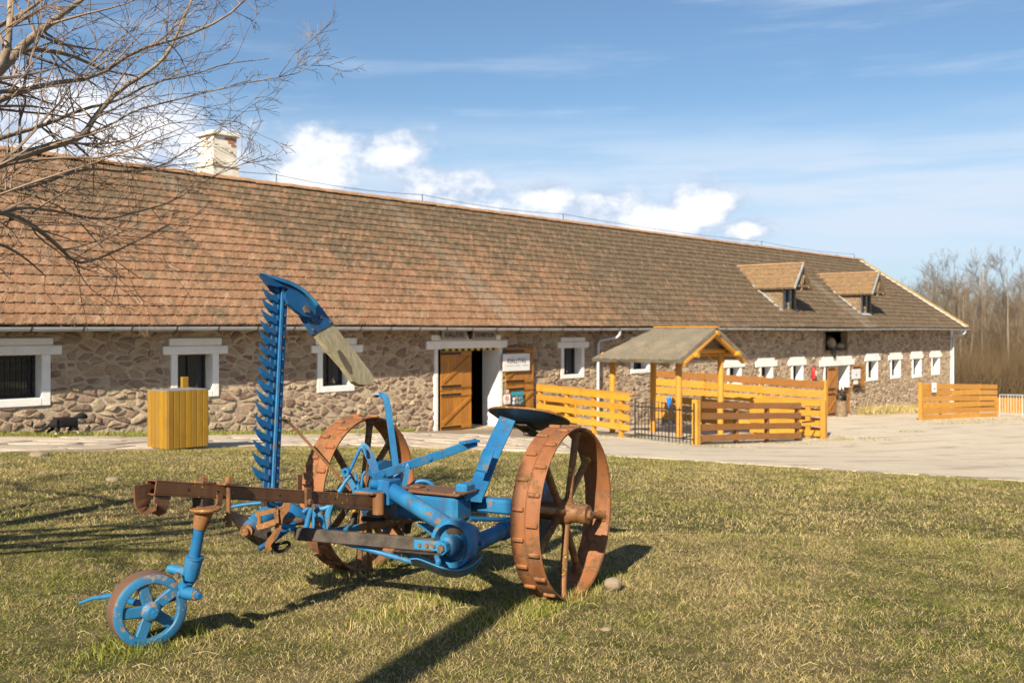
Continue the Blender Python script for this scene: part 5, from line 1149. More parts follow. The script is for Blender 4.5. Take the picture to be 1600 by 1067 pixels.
# crank housing, fly wheel and pitman
ck = P(716, 846, 4.52); cw_ = part('crank_wheel', mw, ck)
MB().lathe(ck, TV, [(0, 0), (.10, 0), (.110, .008), (.110, .058), (.106, .064), (.090, .064), (.086, .056), (.084, .022), (.030, .022), (.030, .05), (0, .05)], 40).build('flywheel', BL, cw_, 35)
MB().lathe(ck - TV * .09, TV, [(0, 0), (.07, 0), (.085, .05), (.09, .088), (0, .088)], 28).build('housing', BL, cw_, 35)
kd = [ck + TV * .0232 + (ZV * math.sin(t) + AX * math.cos(t)) * r_ for t, r_ in [(x, .07) for x in np.linspace(.7, 2.2, 8)] + [(x, .040) for x in np.linspace(2.2, .7, 8)]]
MB().prism(kd, TV * .002).build('kidney_shade', DI, cw_)  # dark plate on the face paints the shade inside the kidney-shaped opening
kp = P(705, 851, 4.47); MB().lathe(kp, TV, [(0, -.02), (.044, -.02), (.047, -.01), (.047, .03), (.040, .042), (.034, .046), (0, .046)], 28).build('crank_hub', BL, cw_, 35); nut(kp + TV * .05, TV, .03, .03, BL, cw_, 'crank_nut'); nut(kp + TV * .08, TV, .018, .012, BO, cw_, 'crank_nut_cap')
pA, pB = P(696, 853, 4.43), P(462, 833, 4.72); pm = part('pitman', mw, pA)
M['pit_wood'] = simple('dark_oiled_wood', (0.035, 0.028, 0.022), (0.09, 0.07, 0.055), 14, .75, 0, .4, 60)
MB().beam(pA + (pB - pA) * .06, pB, .034, .058, bev=.005).build('pitman_rod', M['pit_wood'], pm); MB().beam(pA - (pB - pA) * .02, pA + (pB - pA) * .19, .040, .045, bev=.004).build('end_plate', BL, pm)
MB().beam(pA - (pB - pA) * .0 - ZV * .036, pA + (pB - pA) * .32 - ZV * .036, .038, .010, bev=.002).build('strap', DI, pm)
nx_ = ZV.cross(pB - pA).normalized(); nx_ = nx_ if nx_.y < 0 else -nx_
for t in (.06, .105, .15): nut(pA + (pB - pA) * t + nx_ * .019, nx_, .009, .008, BO, pm)
# scoop-shaped shield under the crank
def loft(name, rows, mat, parent, th=.006, sm=50):
    b = MB(); n = len(rows[0]); vs = [p for r_ in rows for p in r_]; m_ = len(rows); N_ = len(vs)
    nr = (rows[0][-1] - rows[0][0]).cross(rows[-1][0] - rows[0][0]).normalized() * th; vs2 = vs + [p + nr for p in vs]; f = []
    for j in range(m_ - 1):
        for i in range(n - 1): q = (j * n + i, j * n + i + 1, (j + 1) * n + i + 1, (j + 1) * n + i); f.append(q[::-1]); f.append(tuple(x + N_ for x in q))
    per = [i for i in range(n)] + [j * n + n - 1 for j in range(1, m_)] + [(m_ - 1) * n + i for i in range(n - 2, -1, -1)] + [j * n for j in range(m_ - 2, 0, -1)]
    for x, y in zip(per, per[1:] + per[:1]): f.append((x, y, y + N_, x + N_))
    b.add(vs2, f); return b.build(name, mat, parent, sm)
fr_ = smooth_path(PP([(641, 874), (652, 873), (668, 879), (690, 888), (714, 893), (736, 887), (754, 869)], 4.36)); mi = smooth_path(PP([(645, 884), (656, 885), (672, 892), (694, 901), (716, 903), (736, 896), (752, 880)], 4.44)); bk = smooth_path(PP([(641, 868), (654, 868), (672, 876), (694, 884), (714, 886), (734, 880), (748, 868)], 4.60))
loft('crank_shield', [fr_, mi, bk], BL, mw)
# blue tie rod with hooked end
MB().tube(smooth_path([P(682, 868, 4.46), P(684, 874, 4.38)] + PP([(686, 880), (680, 886), (660, 882), (600, 865), (520, 842), (436, 820)], (4.36, 4.74))), .0125, 10).build('tie_rod', BL, mw, 50)
# ---- drawbar of hollow square steel
dA, dB_ = P(235, 761, 3.82), P(604, 784, 5.08); db = part('drawbar', mw, dA); dd = (dB_ - dA).normalized(); sx_, sy_ = frame_from(dd, ZV)   # sx_ ~ up, sy_ sideways
hs = .029
for off, w1, h1 in ((sx_ * (hs - .003), sy_ * hs, sx_ * .003), (sx_ * -(hs - .003), sy_ * hs, sx_ * .003), (sy_ * (hs - .003), sx_ * (hs - .0062), sy_ * .003), (sy_ * -(hs - .003), sx_ * (hs - .0062), sy_ * .003)):
    MB().obox((dA + dB_) / 2 + off, (dB_ - dA) / 2, w1, h1, .0015).build('plate', BR_, db)
Uq = smooth_path([P(221.5, 757, 3.80), P(222.5, 788, 3.80), P(228, 797, 3.80), P(245, 798, 3.82), P(251, 792, 3.83), P(253.5, 772, 3.85), P(256, 757, 3.86)], 1)
MB().sweep(Uq, [(-.036, -.004), (.036, -.004), (.036, .004), (-.036, .004)], ref=dd).build('hitch_strap', BR_, db)
def on_beam(x):                                   # beam centre seen at photo column x
    lo, hi = 0.0, 1.0
    for _ in range(40):
        mid_ = (lo + hi) / 2; q = dA.lerp(dB_, mid_); xx = HX + F * q.x / q.y
        if xx < x: lo = mid_
        else: hi = mid_
    return dA.lerp(dB_, lo)
side = sy_ if sy_.y < 0 else -sy_                 # the face of the beam towards the eye
for x in (287, 333, 430, 516): MB().lathe(on_beam(x) + side * (hs - .001), side, [(0, .0015), (.006, .0015), (.006, 0)], 10).build('hole_shade', DI, db)  # dark discs on the beam face paint the shade inside bolt holes
M['yel_lichen'] = simple('yellow_lichen', (0.55, 0.36, 0.02), (0.40, 0.25, 0.02), 30, .9)
q = on_beam(473); MB().obox(q + ZV * .045 - side * .02, dd * .016, side * .004, ZV * .055, .002).build('stop_plate', BR_, db); MB().obox(q + side * .032, dd * .02, side * .008, ZV * .045, .004).build('clamp', BR_, db); nut(q + side * .04 - ZV * .02, side, .014, .016, BR_, db)
q = on_beam(579); MB().cyl(q + side * .05 + ZV * .045, q + side * .05 - ZV * .06, .030, 16).build('pivot_pin', RU, mw, 40)
MB().obox(on_beam(585) + ZV * .036, dd * .09, side * .06, ZV * .006, .004).build('pivot_plate', RU, mw)
# ---- caster with gauge wheel
q = on_beam(318); cs_ = part('caster', mw, q - ZV * .1)
MB().obox(q - ZV * .052, dd * .035, side * .03, ZV * .022, .004).build('spacer_block', DI, cs_)
fl = P(321, 795, 4.0); MB().lathe(fl, ZV, [(0, -.008), (.03, -.012), (.060, -.006), (.063, 0), (.060, .006), (0, .008)], 24).build('flange', RU, cs_, 40)
MB().tube([fl, P(317, 806, 4.0), P(311, 825, 4.0)], [.036, .034, .027], 16).build('socket', RU, cs_, 50); MB().tube([P(329, 800, 4.0), P(323, 824, 4.0)], [.012, .006], 6).build('socket_rib', RU, cs_)
MB().tube([P(312.5, 820, 4.0), P(303, 874, 4.02)], .0225, 14).build('stem', BL, cs_, 50)
q2 = q; nut(q + ZV * .03, ZV, .017, .028, RU, cs_); MB().obox(q + ZV * .034 - dd * .0, dd * .03, side * .03, ZV * .004).build('washer_plate', RU, cs_)
q3 = on_beam(346) + side * .042; MB().cyl(q3 + ZV * .06, q3 - ZV * .14, .010, 8).build('clamp_bolt', RU, cs_, 50); nut(q3 + ZV * .036, ZV, .017, .03, RU, cs_); nut(q3 - ZV * .115, ZV, .019, .02, RU, cs_); nut(q3 - ZV * .140, ZV, .015, .018, RU, cs_); MB().obox(q3 + ZV * .033 - side * .03, dd * .028, side * .045, ZV * .004).build('washer_plate', RU, cs_)
MB().sweep(smooth_path([on_beam(334) + side * .033 - ZV * .01, on_beam(334) + side * .036 - ZV * .045, on_beam(328) + side * .03 - ZV * .072]), [(-.014, -.003), (.014, -.003), (.014, .003), (-.014, .003)], ref=dd).build('clamp_strap', BR_, cs_)
MB().tube([P(304, 871, 4.02), P(303.4, 874, 4.02), P(297, 902, 4.04), P(296, 906, 4.04)], [.028, .034, .032, .024], 16).build('collar', BL, cs_, 40)
MB().tube([P(304.5, 869, 4.02), P(304, 873, 4.02)], [.037, .037], 16).build('collar_ring', BL, cs_, 40)
MB().tube([P(292, 894, 4.05), P(268, 888, 4.07), P(262, 889, 4.07)], [.022, .018, .014], 10).build('spring_barrel', BL, cs_, 50); nut(P(279, 898, 3.99), TV, .012, .012, BO, cs_)
MB().tube([P(296, 904, 4.05), P(288, 915, 4.08), P(292, 926, 4.06), P(306, 929, 4.03)], [.026, .028, .028, .024], 12).build('knuckle', BL, cs_, 50); nut(P(305, 929, 4.02), Vector((.8, -.6, 0)), .02, .02, RU, cs_); nut(P(306, 929, 4.0), Vector((.8, -.6, 0)), .013, .03, BL, cs_)
wc = P(231, 951, 4.06); wn = Vector((.60, -.80, 0)).normalized(); R_w = .150
MB().tube([P(294, 922, 4.07), P(262, 935, 4.14), wc - wn * .06], .018, 8).build('axle_arm', BL, cs_, 50); MB().tube([P(124, 942, 4.26), P(146, 934, 4.24), P(176, 930, 4.22), wc - wn * .08], [.006, .008, .013, .016], 8).build('scraper_arm', BL, cs_, 50)
gw = part('gauge_wheel', mw, wc)
gz = gh(wc.x, wc.y)
M['gw_tread'] = paint('gauge_tread', (0.12, 0.06, 0.032), (0.16, 0.085, 0.05), (0.03, 0.10, 0.22), .60, 26, .65)
MB().lathe(wc, wn, [(R_w - .012, -.05), (R_w, -.045), (R_w + .002, 0), (R_w - .001, .035), (R_w - .007, .042), (R_w - .012, .042), (R_w - .012, -.05)], 48).build('tread', M['gw_tread'], gw, 35)
M['blue_worn'] = paint('worn_blue_paint', (0.014, 0.125, 0.25), (0.018, 0.14, 0.29), (0.14, 0.10, 0.075), 0.535, 34)
MB().lathe(wc, wn, [(R_w - .003, .020), (R_w - .003, .043), (R_w - .012, .049), (R_w * .76, .049), (R_w * .73, .043), (R_w * .73, .020), (R_w - .003, .020)], 48).build('face_ring', M['blue_worn'], gw, 35)
e1 = ZV; e2 = wn.cross(e1)
for k in range(5):
    th = 2 * math.pi * k / 5 + .28; rad = e1 * math.cos(th) + e2 * math.sin(th); MB().obox(wc + rad * R_w * .47 + wn * .028, rad * R_w * .31, wn.cross(rad) * .022, wn * .012, .004).build('spoke', M['blue_worn'], gw)
MB().lathe(wc, wn, [(0, -.07), (.028, -.07), (.030, .03), (.040, .034), (.040, .052), (.030, .062), (.022, .066), (.022, .078), (0, .078)], 24).build('hub', M['blue_worn'], gw, 40); nut(wc + wn * .078, wn, .013, .014, BL, gw)
# ---- cutter bar, folded up
cb0, cb1 = P(431, 792, 4.80), P(447, 452, 5.48); cb = part('cutter_bar', mw, cb0); cd_ = (cb1 - cb0).normalized(); xl = TV.copy(); xl = (xl - cd_ * xl.dot(cd_)).normalized(); nn_ = xl.cross(cd_).normalized(); nn_ = nn_ if nn_.x > 0 else -nn_
MB().obox((cb0 + cb1) / 2 + xl * .024, (cb1 - cb0) / 2, xl * .035, nn_ * .006, .003).build('bar', DB, cb)
MB().obox((cb0 + cb1) / 2 + xl * .066 - nn_ * .006, (cb1 - cb0) / 2, xl * .018, nn_ * .005, .002).build('knife_back', DB, cb)
MB().obox((cb0 + cb1) / 2 + xl * .036 + nn_ * .012, (cb1 - cb0) * .49, xl * .009, nn_ * .005, .002).build('highlight_strip', BL, cb)  # strip in lighter blue paints the highlight down the bar
nF = 17; cbl = (cb1 - cb0).length
for k in range(nF):
    t = .10 + .865 * k / (nF - 1); base = cb0.lerp(cb1, t) + xl * .078; tipd = (xl * 1.0 + cd_ * .26).normalized()
    pts = [base - xl * .01, base + xl * .026 + cd_ * .002, base + xl * .058 + cd_ * .014, base + xl * .092 + cd_ * .036]
    b = MB(); b.sweep(pts, [(-.5, -.42), (.5, -.42), (.5, .42), (-.5, .42)], ref=cd_, scales=[.036, .030, .019, .002]); b.build('guard', DB, cb)
    nut(cb0.lerp(cb1, t) + xl * .012 + nn_ * .006, nn_, .0085, .008, BO if k % 3 == 0 else BL, cb)
    if k % 2 == 0: MB().obox(cb0.lerp(cb1, t + .02) + xl * .018 + nn_ * .009, cd_ * .016, xl * .016, nn_ * .004, .002).build('knife_clip', DB, cb)
# outer shoe, bracket and swath board at the top of the bar
PN = xl.cross(cd_).normalized(); PN = PN if PN.x > 0 else -PN
def PL(x, y, off=0.0):                            # photo position on the plane of the folded bar, off towards the viewer's side
    o_ = Vector((0, 0, CAMZ)); d = P(x, y, 1.0) - o_; return o_ + d * (PN.dot(cb1 + PN * off - o_) / PN.dot(d))
def plate(name, px, off, th, mat, parent):
    b = MB(); b.prism([PL(x, y, off) for x, y in px], -PN * th); return b.build(name, mat, parent)
osx = part('outer_shoe', mw, cb1)
ep = smooth_path([PL(x, y, .01) for x, y in [(407, 427), (420, 434), (436, 440), (455, 447), (474, 460), (489, 476), (494, 484)]], 2)
MB().sweep(ep, [(-.35, -1.3), (.35, -1.3), (.35, 1.3), (-.35, 1.3)], ref=Vector((0, .2, 1)), scales=[.030 * min(1, .12 + k / 10, (29 - k) / 6) for k in range(28)]).build('shoe_edge', BL, osx, 40)
plate('shoe_plate', [(408, 429), (424, 434), (440, 440), (456, 448), (474, 461), (488, 475), (494, 484), (493, 491), (486, 496), (475, 494), (462, 484), (451, 474), (446, 464), (447, 457), (452, 452), (444, 448), (432, 448), (420, 445)], .03, .02, DB, osx)
plate('bracket', [(474, 491), (494, 470), (500, 477), (521, 505.5), (492.5, 520.5)], .005, .035, DB, osx)
m = Mat('weathered_board'); gn = m.noise(1.0, 6, .62, vec=m.scale(m.pos, (34, 34, 7)), dist=.8); n2 = m.noise(6, 4, .6); c = m.mix(m.sstep(gn, .3, .7), (0.25, 0.205, 0.12), (0.36, 0.31, 0.20)); c = m.mix(m.math('MULTIPLY', m.sstep(n2, .5, .7), .6), c, (0.19, 0.175, 0.10)); c = m.mix(m.math('MULTIPLY', m.sstep(m.noise(40, 5, .7), .6, .7), .5), c, (0.08, 0.06, 0.04)); m.bump(gn, .5, .006); M['swath'] = m.fin(c, .85, 0, .15)
plate('swath_board', [(492, 519), (520, 505), (548, 541), (580, 582), (585, 591), (583, 598), (572, 601.5), (560, 600), (552, 595), (536, 572), (512, 545)], .0, .028, M['swath'], mw)
M['stain'] = simple('dark_groove', (0.06, 0.048, 0.03), (0.13, 0.10, 0.06), 12, .9); plate('worn_groove', [(527, 548), (531, 546), (541, 559), (549, 573), (551, 584), (547, 584), (539, 573), (531, 559)], .0012, .001, M['stain'], mw)
nut(PL(477.5, 484.5, .031), PN, .024, .014, BO, osx)
for x, y in ((487, 501), (500, 496), (489, 515), (516, 503)): nut(PL(x, y, .006), PN, .010, .006, BO, osx)
# ---- inner shoe and lifting linkage
ish = part('inner_shoe', mw, P(400, 825, 4.72))
MB().tube(smooth_path(PP([(440, 783), (410, 785), (380, 788), (360, 792), (355, 797), (360, 803), (378, 806), (398, 812)], (4.80, 4.70))), .008, 8).build('guide_hoop', BL, ish, 50)
r1 = smooth_path(PP([(356, 798), (366, 803), (380, 807), (400, 813), (420, 822)], 4.70), 1); r2 = smooth_path(PP([(362, 812), (373, 823), (388, 832), (408, 840), (426, 846)], 4.64), 1); r3 = smooth_path(PP([(372, 826), (382, 838), (398, 850), (416, 858), (434, 860)], 4.72), 1); r4 = smooth_path(PP([(376, 824), (390, 838), (404, 848), (420, 855), (436, 856)], 4.82), 1)
loft('shoe_shell', [r1, r2, r3, r4], DI, ish, .01)
MB().tube([P(386, 828, 4.66), P(402, 816, 4.74), P(424, 801, 4.84), P(440, 793, 4.9)], [.034, .046, .05, .03], 14).build('hinge_boss', BL, ish, 50); MB().lathe(P(388, 827, 4.665), P(382, 830, 4.60) - P(396, 820, 4.72), [(0, 0), (.030, 0), (.030, .03), (.018, .03), (.018, .05), (0, .05)], 14).build('hinge_pin', RU, ish, 40)
MB().tube([P(432, 806, 4.82), P(450, 798, 4.86), P(466, 806, 4.88), P(480, 815, 4.9)], [.03, .055, .045, .02], 14).build('lift_casting', BL, ish, 50)
MB().tube([P(440, 818, 4.8), P(470, 812, 4.86)], [.035, .02], 10).build('lift_eye', RU, ish, 50)
MB().tube([P(404, 857, 4.62), P(425, 845, 4.66), P(462, 816, 4.78)], [.012, .014, .013], 8).build('drag_bar', DB, ish, 50)
lk = part('lift_linkage', mw, P(435, 810, 4.66)); Zl = 4.60
MB().tube(smooth_path(PP([(448, 769), (449, 780), (446, 792), (438, 796), (432, 795)], Zl)), .013, 8).build('lift_rod', RU, lk, 50); MB().lathe(P(448, 770, Zl - .02), TV, [(0, 0), (.02, 0), (.02, .025), (0, .025)], 12).build('rod_eye', RU, lk, 50)
MB().sweep(smooth_path(PP([(450, 782), (448, 795), (438, 805), (436, 818), (433, 832), (424, 842), (418, 850), (421, 859)], (4.58, 4.62))), [(-.014, -.007), (.014, -.007), (.014, .007), (-.014, .007)], ref=Vector((1, 0, .2))).build('curved_arm', RU, lk, 40)
MB().sweep(PP([(400, 803.5), (418, 799), (432, 796.5)], 4.58), [(-.010, -.014), (.010, -.014), (.010, .014), (-.010, .014)], ref=ZV).build('clevis', RU, lk); MB().sweep(PP([(402, 823), (418, 819), (431, 814)], 4.58), [(-.012, -.014), (.012, -.014), (.012, .014), (-.012, .014)], ref=ZV).build('clevis', RU, lk); MB().tube(PP([(405.5, 800), (405.5, 826)], 4.575), .010, 8).build('clevis_pin', RU, lk); MB().sweep(PP([(432, 795), (433, 816)], 4.58), [(-.010, -.012), (.010, -.012), (.010, .012), (-.010, .012)], ref=Vector((1, 0, 0))).build('clevis_web', RU, lk)
MB().tube(smooth_path(PP([(428, 852), (440, 848), (450, 846), (453, 851), (447, 859), (436, 862), (428, 858)], 4.70)), .008, 8).build('chain_hook', DI, lk, 50); MB().tube(PP([(424, 856), (426, 865)], 4.68), [.008, .003], 6).build('hook_tip', DI, lk)
MB().cyl(P(414, 790, 4.62), P(414, 772, 4.62), .02, 8).build('hanger_post', DI, lk)
yk = part('yoke', mw, P(500, 805, 4.85))
for pts, r_ in (([(490, 789), (484, 800), (478, 826)], .014), ([(491, 789), (492, 808), (489, 828)], .012), ([(493, 789), (502, 806), (506, 828)], .014), ([(518, 788), (511, 800), (514, 828)], .014), ([(474, 800), (484, 791), (493, 788)], .012), ([(494, 794), (506, 795), (520, 788)], .012), ([(528, 785), (519, 789), (513, 803), (514, 826)], .013)):
    MB().tube(smooth_path(PP(pts, 4.86)), r_, 8).build('rib', BL, yk, 50)
MB().beam(P(470, 829, 4.84), P(524, 828, 4.92), .05, .016, bev=.004).build('yoke_foot', BL, yk); nut(P(492, 792, 4.83), TV, .014, .014, BO, yk)
MB().beam(P(500, 789, 4.96), P(600, 797, 5.12), .03, .014, bev=.003).build('under_rail', DI, mw)
MB().tube([P(524, 829, 4.96), P(560, 824, 5.04)], .017, 10).build('drive_shaft', BL, mw, 50); MB().tube([P(560, 824, 5.04), P(612, 816, 5.14), P(668, 806, 5.26)], .0185, 10).build('drive_sleeve', RU, mw, 50)
for a_, b_, r_ in (((556, 775, 5.1), (553, 822, 5.15), .016), ((600, 800, 5.2), (628, 836, 5.3), .016), ((566, 810, 5.15), (612, 812, 5.25), .014), ((577, 800, 5.25), (577, 884, 5.35), .016), ((640, 806, 5.2), (636, 830, 5.25), .02), ((556, 800, 5.12), (546, 828, 5.1), .014)):
    MB().tube([P(*a_), P(*b_)], r_, 8).build('strut', DI if r_ != .016 else RU, mw, 50)
MB().tube([P(541, 795, 5.0), P(541, 803, 5.0)], [.010, .006], 6).build('stop_bolt', DI, mw)
# long thin rod from the cutter bar to the lift quadrant
MB().tube(smooth_path(PP([(437, 656), (444, 654.5), (452, 660), (480, 690), (515, 728), (548, 766)], (5.05, 5.22)), 1), .0075, 8).build('stay_rod', RU, mw, 50)
# ---- levers and quadrant
lv = part('hand_lever', mw, P(620, 760, 5.36)); MB().sweep(smooth_path(PP([(586, 617.5), (596, 616), (602, 620), (606, 634), (612, 680), (618, 726), (623, 764)], 5.36), 2), [(-.017, -.006), (.017, -.006), (.017, .006), (-.017, .006)], ref=Vector((1, .3, 0))).build('lever_bar', BL, lv, 40)
fv = part('foot_lever', mw, P(585, 745, 5.2)); a_, b_ = P(582, 746, 5.18), P(745, 690.5, 5.45); MB().beam(a_, b_, .012, .046, bev=.003).build('lever_bar', BL, fv); MB().beam(P(721, 692, 5.40), P(746, 688, 5.46), .06, .012, bev=.003).build('foot_plate', BL, fv)
dn_ = ZV.cross(b_ - a_).normalized(); dn_ = dn_ if dn_.y < 0 else -dn_
for t in (.09, .53): nut(a_.lerp(b_, t) + dn_ * .006, dn_, .011, .008, BL, fv)
qd = part('lift_quadrant', mw, P(570, 740, 5.2))
MB().sweep(smooth_path(PP([(563, 697), (568, 698), (575, 706), (582, 722), (588, 744)], 5.22)), [(-.022, -.006), (.022, -.006), (.022, .006), (-.022, .006)], ref=Vector((1, .2, .2))).build('quadrant_plate', BL, qd, 40)
MB().tube(smooth_path(PP([(571, 710), (569, 700), (564, 698), (558, 710), (550, 728), (545, 738)], 5.18)), .009, 8).build('link_rod', BL, qd, 50); MB().lathe(P(543, 737, 5.17), TV, [(.010, 0), (.024, 0), (.024, .02), (.010, .02), (.010, 0)], 14).build('link_eye', BL, qd, 40)
MB().sweep(smooth_path(PP([(541, 740), (547, 752), (556, 766), (562, 772)], 5.18)), [(-.016, -.005), (.016, -.005), (.016, .005), (-.016, .005)], ref=Vector((1, 0, .3))).build('catch', BL, qd); MB().tube(PP([(555, 736), (557, 748), (561, 768)], 5.15), [.004, .010, .012], 6).build('spike', BL, qd); MB().tube(PP([(571, 736), (567, 742), (563, 768)], 5.16), .008, 6).build('link_rod', BL, qd); MB().tube(PP([(530, 768), (540, 752), (548, 742)], 5.08), [.014, .010, .008], 6).build('spike', BL, qd); MB().tube(PP([(573, 742), (571, 755), (566, 774)], 5.24), .02, 8).build('quadrant_post', RU, qd)
sh_ = part('lift_shaft', mw, P(600, 757, 5.1)); MB().tube([P(578, 755, 5.12), P(586, 756, 5.13), P(618, 758, 5.20)], [.022, .026, .022], 14).build('shaft', BL, sh_, 40); MB().obox(P(600, 759, 5.14), AX * .026, TV * .034, ZV * .036, .008).build('bearing', BL, sh_); MB().obox(P(612, 758, 5.17), AX * .012, TV * .028, ZV * .028, .006).build('bearing', BL, sh_)
MB().obox(P(590, 769, 5.1), AX * .12, TV * .06, ZV * .012, .004).build('bed_plate', BL, sh_)
MB().sweep(smooth_path(PP([(625, 727), (634, 726), (637, 731), (634, 745), (630, 768)], 5.26)), [(-.013, -.006), (.013, -.006), (.013, .006), (-.013, .006)], ref=Vector((1, .2, 0))).build('lever_guide', BL, mw); MB().beam(P(620, 736, 5.32), P(622, 768, 5.30), .02, .04, ref=Vector((1, 0, 0)), bev=.004).build('lever_pivot', BL, mw)
MB().tube(smooth_path(PP([(638, 764), (646, 754), (660, 750), (673, 754), (682, 766)], 5.34)), .012, 8).build('guard_hoop', BL, mw, 50)
# ---- seat spring and pan
st_ = part('seat_spring', mw, P(740, 778, 5.1))
MB().sweep(smooth_path(PP([(739, 781), (748, 760), (768, 708), (793, 655)], (5.10, 5.62)), 1), [(-.046, -.009), (.046, -.009), (.046, .009), (-.046, .009)], ref=Vector((1, .1, 0))).build('spring_leaf', BL, st_)
MB().sweep(PP([(752, 736), (764, 703)], (5.185, 5.325)), [(-.030, -.006), (.030, -.006), (.030, .006), (-.030, .006)], ref=Vector((1, .1, 0))).build('wear_plate', BL, st_)
MB().obox(P(727, 768, 5.12), AX * .035, TV * .05, ZV * .045, .01).build('spring_foot', BL, st_); nut(P(724, 772, 5.06), TV, .014, .014, BO, st_)
scn = P(827, 651, 5.74); sf = (TV * math.cos(.33) + ZV * math.sin(.33)); sa = AX.copy(); sn = sa.cross(sf).normalized(); sn = sn if sn.z > 0 else -sn
def seat():
    b = MB(); nr, na = 7, 36; top = []; bot = []
    for j in range(nr + 1):
        r_ = j / nr
        for i in range(na):
            th = 2 * math.pi * i / na; ca, sa_ = math.cos(th), math.sin(th); sup = (abs(ca) ** 2.6 + abs(sa_) ** 2.6) ** (-1 / 2.6)
            dep = -.062 * (1 - r_ ** 2.2) ; p = scn + sa * (ca * sup * .225 * r_) + sf * (sa_ * sup * .205 * r_) + sn * dep; top.append(p); bot.append(p - sn * .007)
    n = len(top); f = []
    for j in range(nr):
        for i in range(na): q = (j * na + i, j * na + (i + 1) % na, (j + 1) * na + (i + 1) % na, (j + 1) * na + i); f.append(q[::-1]); f.append(tuple(x + n for x in q))
    for i in range(na): x, y = nr * na + i, nr * na + (i + 1) % na; f.append((x, y, y + n, x + n))
    b.add(top + bot, f); o = b.build('seat', M['seat_under'], mw, 60)
    rim = [top[nr * na + i] for i in range(na)]; MB().tube(rim, .007, 8, closed=True).build('seat_rim', RU, o, 60)
    MB().beam(scn - sn * .072 + sf * .10, scn - sn * .085 - sf * .12, .09, .012, bev=.003).build('seat_bracket', DI, o); nut(scn - sn * .09, -sn, .02, .02, DI, o)
seat()
# ------------------------------------------------------------------ bare tree at the left
m = Mat('bark'); n1 = m.noise(7, 5, .6); n2 = m.noise(40, 4, .6); c = m.mix(m.sstep(n1, .35, .7), (0.20, 0.15, 0.105), (0.31, 0.24, 0.17)); c = m.mix(m.math('MULTIPLY', m.sstep(m.noise(2.2, 4, .6), .60, .70), .85), c, (0.30, 0.24, 0.025)); m.bump(n2, .7, .01); M['bark'] = m.fin(c, .9, 0, .15)
M['twig'] = simple('twig_bark', (0.16, 0.108, 0.075), (0.26, 0.185, 0.13), 9, .85)
def rdir(d, spread):
    v = Vector((random.gauss(0, 1), random.gauss(0, 1), random.gauss(0, 1))); v -= d * v.dot(d); v.normalize(); a_ = random.uniform(.45, 1.0) * spread; return (d * math.cos(a_) + v * math.sin(a_)).normalized()
class Wood:
    def __init__(s): s.b = MB()
    def shoot(s, p, d, L, r, level, kids, droop=0.0, nseg=5, upb=.0):
        pts = [p]; dd_ = d.copy(); n = nseg
        for k in range(n):
            dd_ = (dd_ + Vector((random.gauss(0, .13), random.gauss(0, .13), random.gauss(0, .11) + upb - droop * k / n))).normalized(); pts.append(pts[-1] + dd_ * (L / n))
        s.b.tube(pts, [max(r * (1 - .8 * k / n), .0016) for k in range(n + 1)], 5 if r > .006 else 4 if r > .004 else 3, cap=False)
        if level > 0:
            for _ in range(kids[0]):
                t = random.uniform(.2, .98); i = min(int(t * n), n - 1); q = pts[i].lerp(pts[i + 1], t * n - i); seg = (pts[i + 1] - pts[i]).normalized()
                s.shoot(q, rdir(seg, .95), L * random.uniform(.35, .68) * (1 - .35 * t), max(r * .55 * (1 - .5 * t), .0022), level - 1, kids[1:], droop, max(3, nseg - 1), upb)
        return pts
